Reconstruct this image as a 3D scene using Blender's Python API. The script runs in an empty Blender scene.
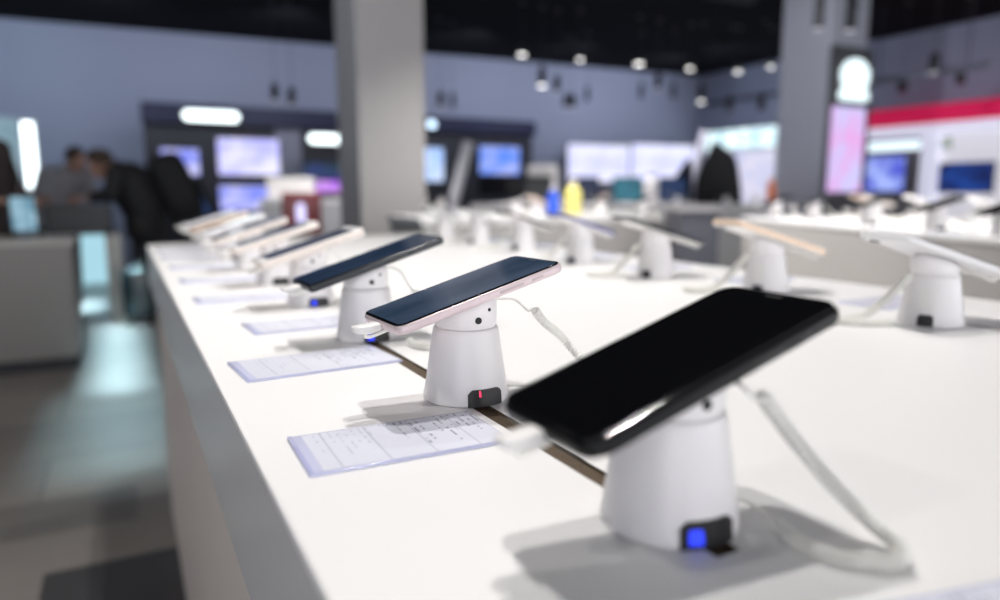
import bpy, bmesh, math, random
from mathutils import Vector, Matrix
random.seed(7)
SC = bpy.context.scene
COL = SC.collection
PI = math.pi
T = 0.92                       # height of the display table above the floor
CAMH = 0.165                   # camera height above the table
F = 710.0                      # focal length in pixels at 1000 wide
PITCH = math.atan((300-193)/F)
YAW = math.atan((500-120)/math.hypot(F, 300-193))

# ------------------------------------------------------------------ pixel helpers (table-relative heights)
_fh = Vector((math.sin(YAW), math.cos(YAW), 0))
_rt = Vector((math.cos(YAW), -math.sin(YAW), 0))
_fw = _fh*math.cos(PITCH) + Vector((0, 0, -math.sin(PITCH)))
_up = _rt.cross(_fw)
_eye = Vector((0, 0, T+CAMH))
def ray(px, py): return _fw*F + _rt*(px-500) + _up*(300-py)
def at(px, py, z=0.0):                      # point at height z above the table top
    d = ray(px, py); return _eye + d*((z-CAMH)/d.z)
def on_y(px, py, Y): d = ray(px, py); return _eye + d*(Y/d.y)
def on_x(px, py, X): d = ray(px, py); return _eye + d*(X/d.x)
def at_d(px, py, depth): return _eye + ray(px, py)*(depth/F)

# ------------------------------------------------------------------ materials
def s2l(c): return c/12.92 if c <= 0.04045 else ((c+0.055)/1.055)**2.4
def rgb(r, g, b): return (s2l(r/255), s2l(g/255), s2l(b/255), 1)
MATS = {}
def mat(name, col, rough=0.5, metal=0.0, noise=0.0, nscale=40.0, coat=0.0, bump=0.0, spec=0.5, trans=0.0):
    if name in MATS: return MATS[name]
    m = bpy.data.materials.new(name); m.use_nodes = True
    nt = m.node_tree; b = nt.nodes['Principled BSDF']
    b.inputs['Base Color'].default_value = col
    b.inputs['Roughness'].default_value = rough
    b.inputs['Metallic'].default_value = metal
    b.inputs['Coat Weight'].default_value = coat
    b.inputs['Specular IOR Level'].default_value = spec
    b.inputs['Transmission Weight'].default_value = trans
    tc = nt.nodes.new('ShaderNodeTexCoord')
    nz = nt.nodes.new('ShaderNodeTexNoise'); nz.inputs['Scale'].default_value = nscale; nz.inputs['Detail'].default_value = 4
    nt.links.new(tc.outputs['Object'], nz.inputs['Vector'])
    if noise > 0:
        mx = nt.nodes.new('ShaderNodeMix'); mx.data_type = 'RGBA'; mx.blend_type = 'MULTIPLY'
        rp = nt.nodes.new('ShaderNodeMapRange'); rp.inputs['To Min'].default_value = 1-noise; rp.inputs['To Max'].default_value = 1+noise*0.3
        nt.links.new(nz.outputs['Fac'], rp.inputs['Value'])
        mx.inputs['Factor'].default_value = 1
        mx.inputs['A'].default_value = col
        nt.links.new(rp.outputs['Result'], mx.inputs['B'])
        nt.links.new(mx.outputs['Result'], b.inputs['Base Color'])
    if bump > 0:
        bp = nt.nodes.new('ShaderNodeBump'); bp.inputs['Strength'].default_value = bump; bp.inputs['Distance'].default_value = 0.002
        nt.links.new(nz.outputs['Fac'], bp.inputs['Height']); nt.links.new(bp.outputs['Normal'], b.inputs['Normal'])
    MATS[name] = m; return m
def emit(name, col, strength, col2=None, axis='X', base=(0.02, 0.02, 0.02, 1), scale=3.0, rough=0.4):
    """something that gives off light: lamps, screens, lit signs; col2 blends in with a soft picture pattern"""
    if name in MATS: return MATS[name]
    m = bpy.data.materials.new(name); m.use_nodes = True
    nt = m.node_tree; b = nt.nodes['Principled BSDF']
    b.inputs['Base Color'].default_value = base; b.inputs['Roughness'].default_value = rough
    b.inputs['Emission Color'].default_value = col; b.inputs['Emission Strength'].default_value = strength
    if col2:
        tc = nt.nodes.new('ShaderNodeTexCoord')
        nz = nt.nodes.new('ShaderNodeTexNoise'); nz.inputs['Scale'].default_value = scale; nz.inputs['Detail'].default_value = 2
        nt.links.new(tc.outputs['Generated'], nz.inputs['Vector'])
        mr = nt.nodes.new('ShaderNodeMapRange'); mr.inputs['From Min'].default_value = 0.35; mr.inputs['From Max'].default_value = 0.62
        nt.links.new(nz.outputs['Fac'], mr.inputs['Value'])
        mx = nt.nodes.new('ShaderNodeMix'); mx.data_type = 'RGBA'
        mx.inputs['A'].default_value = col; mx.inputs['B'].default_value = col2
        nt.links.new(mr.outputs['Result'], mx.inputs['Factor'])
        nt.links.new(mx.outputs['Result'], b.inputs['Emission Color'])
    MATS[name] = m; return m

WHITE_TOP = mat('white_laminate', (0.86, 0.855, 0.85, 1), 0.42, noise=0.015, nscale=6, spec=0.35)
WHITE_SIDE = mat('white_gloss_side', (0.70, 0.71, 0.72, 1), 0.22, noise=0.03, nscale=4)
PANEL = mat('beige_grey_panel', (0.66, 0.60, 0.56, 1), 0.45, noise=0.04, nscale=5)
CHIP = mat('brown_chipboard', (0.125, 0.085, 0.048, 1), 0.8, noise=0.8, nscale=420)
PLASTIC = mat('white_plastic', (0.84, 0.815, 0.82, 1), 0.32, noise=0.02, nscale=8, coat=0.15)
PLUGM = mat('white_plug_plastic', (0.84, 0.82, 0.80, 1), 0.35, noise=0.02)
CABLE = mat('white_cable_rubber', (0.86, 0.85, 0.80, 1), 0.45, noise=0.03)
BLACKP = mat('black_plastic', (0.012, 0.012, 0.014, 1), 0.3, noise=0.1)
HOLE = mat('dark_hole', (0.004, 0.004, 0.004, 1), 0.6)
SEAM = mat('grey_seam', (0.22, 0.21, 0.21, 1), 0.5)
LED_BLUE = emit('blue_led', (0.004, 0.035, 1, 1), 1.3)
LED_RED = emit('red_led', (1, 0.02, 0.08, 1), 2.5)
PAPER = None
METAL_DARK = mat('dark_lamp_metal', (0.03, 0.03, 0.035, 1), 0.45, 0.3)
METAL_PALE = mat('pale_lamp_metal', (0.5, 0.5, 0.52, 1), 0.4, 0.2)

# ------------------------------------------------------------------ mesh helpers
def new_bm(): return bmesh.new()
def add_box(bm, lo, hi, bevel=0.0, seg=2):
    r = bmesh.ops.create_cube(bm, size=1.0)
    c = [(lo[i]+hi[i])/2 for i in range(3)]; s = [hi[i]-lo[i] for i in range(3)]
    for v in r['verts']: v.co = Vector((v.co.x*s[0]+c[0], v.co.y*s[1]+c[1], v.co.z*s[2]+c[2]))
    if bevel > 0:
        es = set()
        for v in r['verts']: es.update(v.link_edges)
        bmesh.ops.bevel(bm, geom=list(es), offset=bevel, segments=seg, profile=0.5, affect='EDGES')
    return bm
def add_lathe(bm, prof, n=48, cx=0, cy=0, cap=True, z0=0):
    rings = []
    for r, z in prof:
        rings.append([bm.verts.new((cx+r*math.cos(2*PI*k/n), cy+r*math.sin(2*PI*k/n), z0+z)) for k in range(n)])
    for a, b in zip(rings, rings[1:]):
        for k in range(n): bm.faces.new((a[k], a[(k+1) % n], b[(k+1) % n], b[k]))
    if cap:
        bm.faces.new(list(reversed(rings[0]))); bm.faces.new(rings[-1])
    return bm
def frames(pts):
    """rotation-minimising frames along a polyline"""
    tang = []
    for i in range(len(pts)):
        a = pts[max(i-1, 0)]; b = pts[min(i+1, len(pts)-1)]
        tang.append((b-a).normalized())
    n = tang[0].orthogonal().normalized(); out = []
    for t in tang:
        n = (n - t*n.dot(t)).normalized(); out.append((t, n, t.cross(n)))
    return out
def add_tube(bm, pts, r, n=8, cap=True):
    pts = [Vector(p) for p in pts]; fr = frames(pts); rings = []
    for i, (p, (t, a, b)) in enumerate(zip(pts, fr)):
        rr = r[i] if isinstance(r, (list, tuple)) else r
        rings.append([bm.verts.new(p + (a*math.cos(2*PI*k/n)+b*math.sin(2*PI*k/n))*rr) for k in range(n)])
    for u, v in zip(rings, rings[1:]):
        for k in range(n): bm.faces.new((u[k], u[(k+1) % n], v[(k+1) % n], v[k]))
    if cap: bm.faces.new(list(reversed(rings[0]))); bm.faces.new(rings[-1])
    return bm
def spline(P, per=12):
    """Catmull-Rom through the points"""
    P = [Vector(p) for p in P]; Q = [P[0]*2-P[1]] + P + [P[-1]*2-P[-2]]; out = []
    for i in range(1, len(Q)-2):
        p0, p1, p2, p3 = Q[i-1:i+3]
        for k in range(per):
            t = k/per
            out.append(0.5*((2*p1)+(p2-p0)*t+(2*p0-5*p1+4*p2-p3)*t*t+(-p0+3*p1-3*p2+p3)*t**3))
    out.append(P[-1].copy()); return out
def resample(pts, step):
    out = [pts[0]]; acc = 0.0
    for a, b in zip(pts, pts[1:]):
        L = (b-a).length
        if L < 1e-9: continue
        d = step-acc
        while d <= L: out.append(a+(b-a)*(d/L)); d += step
        acc = (acc+L) % step if True else 0
        acc = L-(d-step)
    return out
def add_coil(bm, path, R, r, pitch, steps=12, n=5):
    """a helix of wire wound round the path"""
    base = resample(spline(path, 24), pitch/steps); fr = frames(base); pts = []
    for i, (p, (t, a, b)) in enumerate(zip(base, fr)):
        w = 2*PI*i/steps
        k = min(1.0, i/steps, (len(base)-1-i)/steps)
        pts.append(p+(a*math.cos(w)+b*math.sin(w))*R*k)
    return add_tube(bm, pts, r, n)
def rounded_rect(w, h, r, n=6):
    pts = []
    for cx, cy, a0 in ((w/2-r, h/2-r, 0), (-w/2+r, h/2-r, PI/2), (-w/2+r, -h/2+r, PI), (w/2-r, -h/2+r, 1.5*PI)):
        for k in range(n+1):
            a = a0+PI/2*k/n; pts.append((cx+r*math.cos(a), cy+r*math.sin(a)))
    return pts
def add_slab(bm, w, h, r, z0, z1, edge=0.0, n=6, es=4):
    """a slab with rounded corners and a rounded rim"""
    prof = []
    if edge > 0:
        for k in range(es+1): a = PI/2*k/es; prof.append((edge*(1-math.sin(a)), z0+edge*(1-math.cos(a))))
        for k in range(es+1): a = PI/2*k/es; prof.append((edge*(1-math.cos(a)), z1-edge*(1-math.sin(a))))
    else: prof = [(0, z0), (0, z1)]
    rings = [[bm.verts.new((x, y, z)) for x, y in rounded_rect(w-2*i, h-2*i, max(r-i, 0.0004), n)] for i, z in prof]
    m = len(rings[0])
    for a, b in zip(rings, rings[1:]):
        for k in range(m): bm.faces.new((a[k], a[(k+1) % m], b[(k+1) % m], b[k]))
    bm.faces.new(list(reversed(rings[0]))); bm.faces.new(rings[-1]); return bm
def add_prism(bm, poly, y0, y1):
    """outline in x,z pushed through y"""
    a = [bm.verts.new((x, y0, z)) for x, z in poly]; b = [bm.verts.new((x, y1, z)) for x, z in poly]
    n = len(poly)
    for k in range(n): bm.faces.new((a[k], a[(k+1) % n], b[(k+1) % n], b[k]))
    bm.faces.new(list(reversed(a))); bm.faces.new(b); return bm
def add_flatprism(bm, poly, z0, z1):
    a = [bm.verts.new((x, y, z0)) for x, y in poly]; b = [bm.verts.new((x, y, z1)) for x, y in poly]
    n = len(poly)
    for k in range(n): bm.faces.new((a[k], a[(k+1) % n], b[(k+1) % n], b[k]))
    bm.faces.new(list(reversed(a))); bm.faces.new(b); return bm
def mesh(name, bm, m, smooth=None):
    bmesh.ops.recalc_face_normals(bm, faces=bm.faces[:])
    me = bpy.data.meshes.new(name); bm.to_mesh(me); bm.free()
    for mm in (m if isinstance(m, (list, tuple)) else [m]): me.materials.append(mm)
    if smooth is not None:
        me.polygons.foreach_set('use_smooth', [True]*len(me.polygons))
        me.set_sharp_from_angle(angle=math.radians(smooth))
    return me
def link(name, me, parent=None):
    o = bpy.data.objects.new(name, me); COL.objects.link(o)
    if parent: o.parent = parent
    return o
def obj(name, bm, m, parent=None, smooth=None): return link(name, mesh(name, bm, m, smooth), parent)
CACHE = {}
def cached(key, fn, m, smooth=35):
    k = (key, m.name)
    if k not in CACHE: CACHE[k] = mesh(key, fn(), m, smooth)
    return CACHE[k]
def thing(name, label, cat, loc=(0, 0, 0), rotz=0, group=None):
    o = bpy.data.objects.new(name, None); COL.objects.link(o)
    o.location = loc; o.rotation_euler = (0, 0, rotz); o.empty_display_size = 0.05
    o['label'] = label; o['category'] = cat
    if group: o['group'] = group
    return o
def tag(o, label, cat, group=None, kind=None):
    o['label'] = label; o['category'] = cat
    if group: o['group'] = group
    if kind: o['kind'] = kind
    return o
def structure(o, label, cat):
    o['label'] = label; o['category'] = cat; o['kind'] = 'structure'; return o

# ------------------------------------------------------------------ camera
cam = bpy.data.cameras.new('camera'); co = bpy.data.objects.new('camera', cam); COL.objects.link(co)
co.location = _eye; co.rotation_euler = (PI/2-PITCH, 0, -YAW)
cam.lens = F/1000*36; cam.sensor_width = 36; cam.clip_start = 0.02; cam.clip_end = 100
cam.dof.use_dof = True; cam.dof.focus_distance = 0.55; cam.dof.aperture_fstop = 2.55
SC.camera = co
SC.view_settings.view_transform = 'Standard'; SC.view_settings.look = 'None'
SC.view_settings.gamma = 1; SC.view_settings.use_curve_mapping = False
SC.view_settings.exposure = 0.08

# ------------------------------------------------------------------ room shell
CEIL = T+2.60
def tile_floor():
    m = bpy.data.materials.new('grey_stone_tiles'); m.use_nodes = True
    nt = m.node_tree; b = nt.nodes['Principled BSDF']
    tc = nt.nodes.new('ShaderNodeTexCoord'); mp = nt.nodes.new('ShaderNodeMapping')
    mp.inputs['Location'].default_value = (0.33, 0.28, 0)
    nt.links.new(tc.outputs['Object'], mp.inputs['Vector'])
    br = nt.nodes.new('ShaderNodeTexBrick')
    br.inputs['Scale'].default_value = 1.0; br.inputs['Brick Width'].default_value = 1.2; br.inputs['Row Height'].default_value = 0.6
    br.inputs['Mortar Size'].default_value = 0.004; br.inputs['Bias'].default_value = -0.1
    br.inputs['Color1'].default_value = (0.30, 0.275, 0.25, 1); br.inputs['Color2'].default_value = (0.19, 0.18, 0.17, 1)
    br.inputs['Mortar'].default_value = (0.10, 0.10, 0.10, 1)
    sp = nt.nodes.new('ShaderNodeSeparateXYZ'); nt.links.new(tc.outputs['Object'], sp.inputs[0])
    def box(x0, x1, y0, y1):                                   # one inlaid tile of another stone
        outs = []
        for ax, lo, hi in (('X', x0, x1), ('Y', y0, y1)):
            for op, v in (('GREATER_THAN', lo), ('LESS_THAN', hi)):
                n = nt.nodes.new('ShaderNodeMath'); n.operation = op; n.inputs[1].default_value = v
                nt.links.new(sp.outputs[ax], n.inputs[0]); outs.append(n.outputs[0])
        r = outs[0]
        for o_ in outs[1:]:
            n = nt.nodes.new('ShaderNodeMath'); n.operation = 'MULTIPLY'; nt.links.new(r, n.inputs[0]); nt.links.new(o_, n.inputs[1]); r = n.outputs[0]
        return r
    inlay = []
    for bx_, col_ in (((-0.27, 0.93, 1.70, 2.295), (0.055, 0.055, 0.058, 1)), ((-1.47, -0.02, 2.57, 2.88), (0.14, 0.135, 0.13, 1))):
        inlay.append((box(*bx_), col_))
    nt.links.new(mp.outputs['Vector'], br.inputs['Vector'])
    nz = nt.nodes.new('ShaderNodeTexNoise'); nz.inputs['Scale'].default_value = 3.5; nz.inputs['Detail'].default_value = 6
    nt.links.new(tc.outputs['Object'], nz.inputs['Vector'])
    mr = nt.nodes.new('ShaderNodeMapRange'); mr.inputs['To Min'].default_value = 0.75; mr.inputs['To Max'].default_value = 1.2
    nt.links.new(nz.outputs['Fac'], mr.inputs['Value'])
    mx = nt.nodes.new('ShaderNodeMix'); mx.data_type = 'RGBA'; mx.blend_type = 'MULTIPLY'; mx.inputs['Factor'].default_value = 1
    cur = br.outputs['Color']
    for fac, col_ in inlay:
        m2 = nt.nodes.new('ShaderNodeMix'); m2.data_type = 'RGBA'; m2.inputs['B'].default_value = col_
        nt.links.new(cur, m2.inputs['A']); nt.links.new(fac, m2.inputs['Factor']); cur = m2.outputs['Result']
    nt.links.new(cur, mx.inputs['A']); nt.links.new(mr.outputs['Result'], mx.inputs['B'])
    nt.links.new(mx.outputs['Result'], b.inputs['Base Color'])
    b.inputs['Roughness'].default_value = 0.30
    return m
WALLM = mat('blue_grey_wall_paint', (0.29, 0.315, 0.425, 1), 0.7, noise=0.05, nscale=1.5)
WALLL = mat('pale_blue_wall_paint', (0.42, 0.48, 0.58, 1), 0.7, noise=0.05, nscale=1.5)
CEILM = mat('black_ceiling_paint', (0.006, 0.006, 0.008, 1), 0.9, noise=0.3, nscale=3, spec=0.1)
bm = new_bm(); add_box(bm, (-4, -3, -0.1), (11.4, 13.4, 0)); structure(obj('floor', bm, tile_floor()), 'grey stone tile floor with a satin shine', 'floor')
bm = new_bm(); add_box(bm, (-4, -3, CEIL), (11.4, 13.4, CEIL+0.1)); structure(obj('ceiling', bm, CEILM), 'black painted open ceiling above the shop', 'ceiling')
def wall_y(x): return 12.52-0.066*(x+1.3)+0.02
bm = new_bm(); add_flatprism(bm, [(-4, wall_y(-4)), (11.05, wall_y(11.05)), (11.05, wall_y(11.05)+0.2), (-4, wall_y(-4)+0.2)], 0, CEIL)
structure(obj('wall_back', bm, WALLM), 'blue-grey back wall behind the booths', 'wall')
bm = new_bm(); add_box(bm, (10.95, -3, 0), (11.15, 11.75, CEIL)); structure(obj('wall_right', bm, WALLM), 'blue-grey right wall with the red-topped shop front', 'wall')
bm = new_bm(); add_box(bm, (-4.0, -3, 0), (-3.8, 12.6, CEIL)); structure(obj('wall_left', bm, WALLL), 'pale blue left wall of the shop', 'wall')
# pillars
PILM = mat('warm_grey_pillar_paint', (0.29, 0.278, 0.275, 1), 0.6, noise=0.04, nscale=2)
PILS = mat('cool_grey_pillar_paint', (0.30, 0.31, 0.36, 1), 0.55, noise=0.04, nscale=2)
bm = new_bm(); add_box(bm, (1.735, 5.72, 0), (2.315, 6.34, CEIL), 0.012); p = obj('pillar', bm, PILM)
structure(p, 'tall square warm grey pillar rising behind the far end of the white table', 'pillar')
bm = new_bm(); add_box(bm, (7.02, 5.5, 0), (7.66, 6.17, CEIL), 0.02); p = obj('pillar', bm, PILS)
structure(p, 'grey pillar behind the lit dome sign', 'pillar')

# ------------------------------------------------------------------ the big white display table
X0 = 0.065; XR = 1.185; YN = -0.9
YFL, YFR = 2.545, 2.86
SLOTS = [(0.2300, 0.2445, 0.222, 0.80), (0.936, 0.944, 0.30, 0.57)]
def tabletop():
    bm = new_bm()
    def yf(x): return YFL+(YFR-YFL)*(x-X0)/(XR-X0)
    SD = 0.0022                                # shallow routed channel, bare chipboard inside
    xs = [X0, SLOTS[0][0], SLOTS[0][1], SLOTS[1][0], SLOTS[1][1], XR]
    ys = [YN, SLOTS[0][2], SLOTS[1][2], SLOTS[1][3], SLOTS[0][3], None]
    V = {}
    def v(i, j, z):
        k = (i, j, z)
        if k not in V: V[k] = bm.verts.new((xs[i], ys[j] if ys[j] is not None else yf(xs[i]), z))
        return V[k]
    def open_(i, j):
        if not (0 <= i < 5 and 0 <= j < 5): return False
        xm = (xs[i]+xs[i+1])/2; ym = (ys[j]+(ys[j+1] if ys[j+1] is not None else 2.5))/2
        return any(s[0] < xm < s[1] and s[2] < ym < s[3] for s in SLOTS)
    for i in range(5):
        for j in range(5):
            if open_(i, j):
                bm.faces.new((v(i, j, -SD), v(i+1, j, -SD), v(i+1, j+1, -SD), v(i, j+1, -SD))).material_index = 1
                for (a, b, ni, nj) in (((i, j), (i+1, j), i, j-1), ((i+1, j), (i+1, j+1), i+1, j), ((i+1, j+1), (i, j+1), i, j+1), ((i, j+1), (i, j), i-1, j)):
                    if not open_(ni, nj):
                        bm.faces.new((v(*a, 0), v(*b, 0), v(*b, -SD), v(*a, -SD))).material_index = 1
            else:
                bm.faces.new((v(i, j, 0), v(i+1, j, 0), v(i+1, j+1, 0), v(i, j+1, 0)))
    # rounded lip all round, then the thin edge
    loop = [(xs[i], YN) for i in range(6)] + [(XR, ys[j]) for j in range(1, 5)] + [(xs[i], yf(xs[i])) for i in range(5, -1, -1)] + [(X0, ys[j]) for j in range(4, 0, -1)]
    idx = [(i, 0) for i in range(6)] + [(5, j) for j in range(1, 5)] + [(i, 5) for i in range(5, -1, -1)] + [(0, j) for j in range(4, 0, -1)]
    cx, cy = (X0+XR)/2, (YN+YFL)/2
    prev = [v(i, j, 0) for i, j in idx]
    for out, z in ((0.0012, -0.0006), (0.0016, -0.002), (0.0016, -0.0045)):
        cur = []
        for x, y in loop:
            ox = -out if x <= X0+1e-6 else (out if x >= XR-1e-6 else 0)
            oy = -out if y <= YN+1e-6 else (out if y >= yf(x)-1e-6 else 0)
            cur.append(bm.verts.new((x+ox, y+oy, z)))
        for k in range(len(cur)):
            n = (k+1) % len(cur); bm.faces.new((prev[k], prev[n], cur[n], cur[k]))
        prev = cur
    bm.faces.new(prev)
    return bm
tb = thing('display_table', 'long white phone display table with a thick edge, filling the middle of the shop', 'table', (0, 0, T))
obj('tabletop', tabletop(), [WHITE_TOP, CHIP], tb)
def ring_box(bm, d, z0, z1):
    P = [(X0+d, YN+d), (XR-d, YN+d), (XR-d, YFR-d), (X0+d, YFL-d)]
    add_flatprism(bm, P, z0, z1)
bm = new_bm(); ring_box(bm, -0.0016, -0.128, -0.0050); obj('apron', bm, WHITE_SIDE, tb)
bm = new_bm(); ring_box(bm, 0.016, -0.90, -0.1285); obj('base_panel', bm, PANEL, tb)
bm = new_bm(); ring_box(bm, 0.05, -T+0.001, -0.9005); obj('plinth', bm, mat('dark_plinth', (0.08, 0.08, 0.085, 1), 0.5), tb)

# ------------------------------------------------------------------ security stands
TILT = math.radians(17.5)
CONE = [(0.0342, 0.0003), (0.0350, 0.0012), (0.0349, 0.0035), (0.0340, 0.008), (0.0318, 0.022), (0.0294, 0.038), (0.0272, 0.053), (0.0264, 0.0575), (0.0256, 0.0585), (0.0244, 0.0588)]
def cone_r(z):
    for (r0, z0), (r1, z1) in zip(CONE, CONE[1:]):
        if z0 <= z <= z1: return r0+(r1-r0)*(z-z0)/(z1-z0)
    return CONE[0][0]
PH_C = Vector((0, 0, 0.0815))                      # middle of the phone over the middle of the base
PH_T = 0.0082
AX = NR = None
def set_tilt(deg):
    global TILT, AX, NR
    TILT = math.radians(deg)
    AX = Vector((math.cos(TILT), 0, math.sin(TILT))); NR = Vector((-math.sin(TILT), 0, math.cos(TILT)))
set_tilt(16.8)
def head_bm(hz=0.0):
    bm = new_bm(); n = 48; rings = []
    topc = PH_C-NR*(PH_T/2+0.0008-hz)
    for t, bulge in ((0, 0.0), (0.02, 0.0006), (0.2, 0.0015), (0.45, 0.0022), (0.7, 0.0020), (0.88, 0.0008), (0.97, -0.0010), (1.0, -0.0022)):
        ring = []
        for k in range(n):
            a = 2*PI*k/n; r0 = 0.0236; r1 = 0.0236
            lo = Vector((r0*math.cos(a), r0*math.sin(a), 0.0588))
            hi = topc+AX*(r1*math.cos(a))+Vector((0, 1, 0))*(r1*math.sin(a))
            hi.z = max(hi.z, 0.0645)
            p = lo.lerp(hi, t); p += Vector((math.cos(a), math.sin(a), 0))*bulge
            ring.append(bm.verts.new(p))
        rings.append(ring)
    for a, b in zip(rings, rings[1:]):
        for k in range(n): bm.faces.new((a[k], a[(k+1) % n], b[(k+1) % n], b[k]))
    bm.faces.new(list(reversed(rings[0]))); bm.faces.new(rings[-1]); return bm
def patch_bm(az, half, z0, z1, out, inn, arch=0.0, n=20):
    """a block that follows the cone, facing azimuth az"""
    bm = new_bm(); cols = []
    for k in range(n+1):
        u = -1+2*k/n; a = az+half*u
        top = z1-arch*max(0.0, (abs(u)-0.72)/0.28)**1.6
        q = []
        for zz, d in ((z0, out), (top, out), (top, inn), (z0, inn)):
            r = cone_r(zz)+d; q.append(bm.verts.new((r*math.cos(a), r*math.sin(a), zz)))
        cols.append(q)
    for p, q in zip(cols, cols[1:]):
        for j in range(4): bm.faces.new((p[j], q[j], q[(j+1) % 4], p[(j+1) % 4]))
    bm.faces.new(cols[0]); bm.faces.new(list(reversed(cols[-1])))
    return bm
def dot_bm(az, z, r, off=0.0):
    bm = new_bm(); n = 20
    d = Vector((math.cos(az), math.sin(az), 0)); s = Vector((-math.sin(az), math.cos(az), 0))
    R_ = 0.0236+0.0024
    rings = []
    for rr, dep in ((r, -0.003), (r, 0.0002), (r*0.8, 0.0003)):
        rings.append([bm.verts.new(d*(R_+dep)+s*(rr*math.cos(2*PI*k/n))+Vector((0, 0, z+rr*math.sin(2*PI*k/n)))) for k in range(n)])
    for a, b in zip(rings, rings[1:]):
        for k in range(n): bm.faces.new((a[k], a[(k+1) % n], b[(k+1) % n], b[k]))
    bm.faces.new(list(reversed(rings[0]))); bm.faces.new(rings[-1]); return bm
def plug_bm():
    """boot of the charging plug at the low end of the phone, its lead hooking back underneath"""
    bm = new_bm()
    e = PH_C-AX*(0.155/2)                         # the low short edge
    u = -AX; w = Vector((0, 1, 0)); v = NR
    P = []
    for (d, hw, ht, dv) in ((0.0006, 0.0060, 0.0028, 0), (0.0025, 0.0068, 0.0036, 0), (0.009, 0.0070, 0.0038, 0.0006), (0.014, 0.0068, 0.0038, 0.0018), (0.0185, 0.0058, 0.0033, 0.0034), (0.0205, 0.0036, 0.0020, 0.0042)):
        c = e+u*d+v*dv
        P.append([bm.verts.new(c+w*(hw*(abs(math.cos(a))**0.6)*math.copysign(1, math.cos(a)))+v*(ht*(abs(math.sin(a))**0.6)*math.copysign(1, math.sin(a)))) for a in [2*PI*k/16+0.01 for k in range(16)]])
    for a, b in zip(P, P[1:]):
        for k in range(16): bm.faces.new((a[k], a[(k+1) % 16], b[(k+1) % 16], b[k]))
    bm.faces.new(list(reversed(P[0]))); bm.faces.new(P[-1]); return bm
def lead_bm():
    bm = new_bm()
    e = PH_C-AX*(0.155/2)
    path = spline([e-AX*0.012-NR*0.0015, e-AX*0.0125-NR*0.0048, e-AX*0.008-NR*0.0064, e+AX*0.004-NR*0.0064, e+AX*0.022-NR*0.0060, e+AX*0.040-NR*0.0058, e+AX*0.052-NR*0.0058], 8)
    add_tube(bm, path, 0.0014, 8); return bm
# coiled tether: local paths measured for each of the front stands
COILS = {
 'front': dict(wire=[(0.014, -0.016, 0.078), (0.0085, -0.036, 0.0775), (0.013, -0.0405, 0.0715), (0.0225, -0.0335, 0.0715), (0.028, -0.0292, 0.070)],
               coil=[(0.028, -0.0292, 0.070), (0.0395, -0.031, 0.056), (0.0515, -0.036, 0.040), (0.0600, -0.0485, 0.024), (0.0665, -0.064, 0.011), (0.0655, -0.0805, 0.0055), (0.0515, -0.0875, 0.0045), (0.036, -0.075, 0.0045), (0.030, -0.0555, 0.0045), (0.036, -0.036, 0.0045)],
               tail=[(0.036, -0.036, 0.0045), (0.043, -0.022, 0.0035), (0.044, -0.008, 0.003), (0.0345, -0.004, 0.004)]),
 'second': dict(wire=[(0.020, -0.006, 0.080), (0.030, -0.004, 0.079), (0.042, -0.008, 0.0775), (0.051, -0.0115, 0.069), (0.056, -0.0126, 0.070)],
               coil=[(0.056, -0.0126, 0.070), (0.072, -0.006, 0.056), (0.0975, 0.0106, 0.040), (0.108, 0.004, 0.026), (0.112, -0.012, 0.014), (0.105, -0.034, 0.0055), (0.085, -0.046, 0.0045), (0.066, -0.036, 0.0045), (0.058, -0.018, 0.0045)],
               tail=[(0.058, -0.018, 0.0045), (0.052, -0.006, 0.003), (0.045, -0.001, 0.003), (0.0345, 0.0, 0.004)]),
 'third': dict(wire=[(0.020, -0.006, 0.080), (0.030, -0.011, 0.080), (0.038, -0.016, 0.074), (0.044, -0.022, 0.060), (0.047, -0.025, 0.055)],
               coil=[(0.047, -0.025, 0.055), (0.056, -0.035, 0.044), (0.068, -0.046, 0.028), (0.077, -0.060, 0.013), (0.072, -0.086, 0.0055), (0.054, -0.104, 0.0045), (0.035, -0.100, 0.0045), (0.026, -0.080, 0.0045), (0.030, -0.058, 0.0045)],
               tail=[(0.030, -0.058, 0.0045), (0.036, -0.036, 0.003), (0.038, -0.016, 0.003), (0.0335, -0.006, 0.004)]),
 'facing': dict(wire=[(0.018, 0.002, 0.0735), (0.026, -0.001, 0.073), (0.031, -0.003, 0.067), (0.036, -0.006, 0.060)],
               coil=[(0.036, -0.006, 0.060), (0.045, -0.014, 0.044), (0.056, -0.025, 0.025), (0.070, -0.037, 0.009), (0.088, -0.050, 0.0045), (0.106, -0.060, 0.0045), (0.112, -0.045, 0.0045), (0.096, -0.026, 0.0045), (0.076, -0.012, 0.0045), (0.060, -0.006, 0.0045)],
               tail=[(0.060, -0.006, 0.0045), (0.052, -0.004, 0.003), (0.044, -0.002, 0.003), (0.0338, 0.0, 0.004)]),
}
def coil_bm(key):
    C = COILS[key]; bm = new_bm()
    steps, n = (12, 6) if key in ('front', 'second') else (8, 5)
    add_coil(bm, C['coil'], 0.0042 if key == 'facing' else 0.0029, 0.0015 if key == 'facing' else 0.00115, 0.0036 if key == 'facing' else 0.0031, steps, n); return bm
def wire_bm(key, which):
    bm = new_bm(); add_tube(bm, spline(COILS[key][which], 8), 0.0010, 6); return bm
def recess_bm(az):
    return patch_bm(az, 0.30, 0.019, 0.046, 0.0005, -0.004, 0.003)
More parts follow.
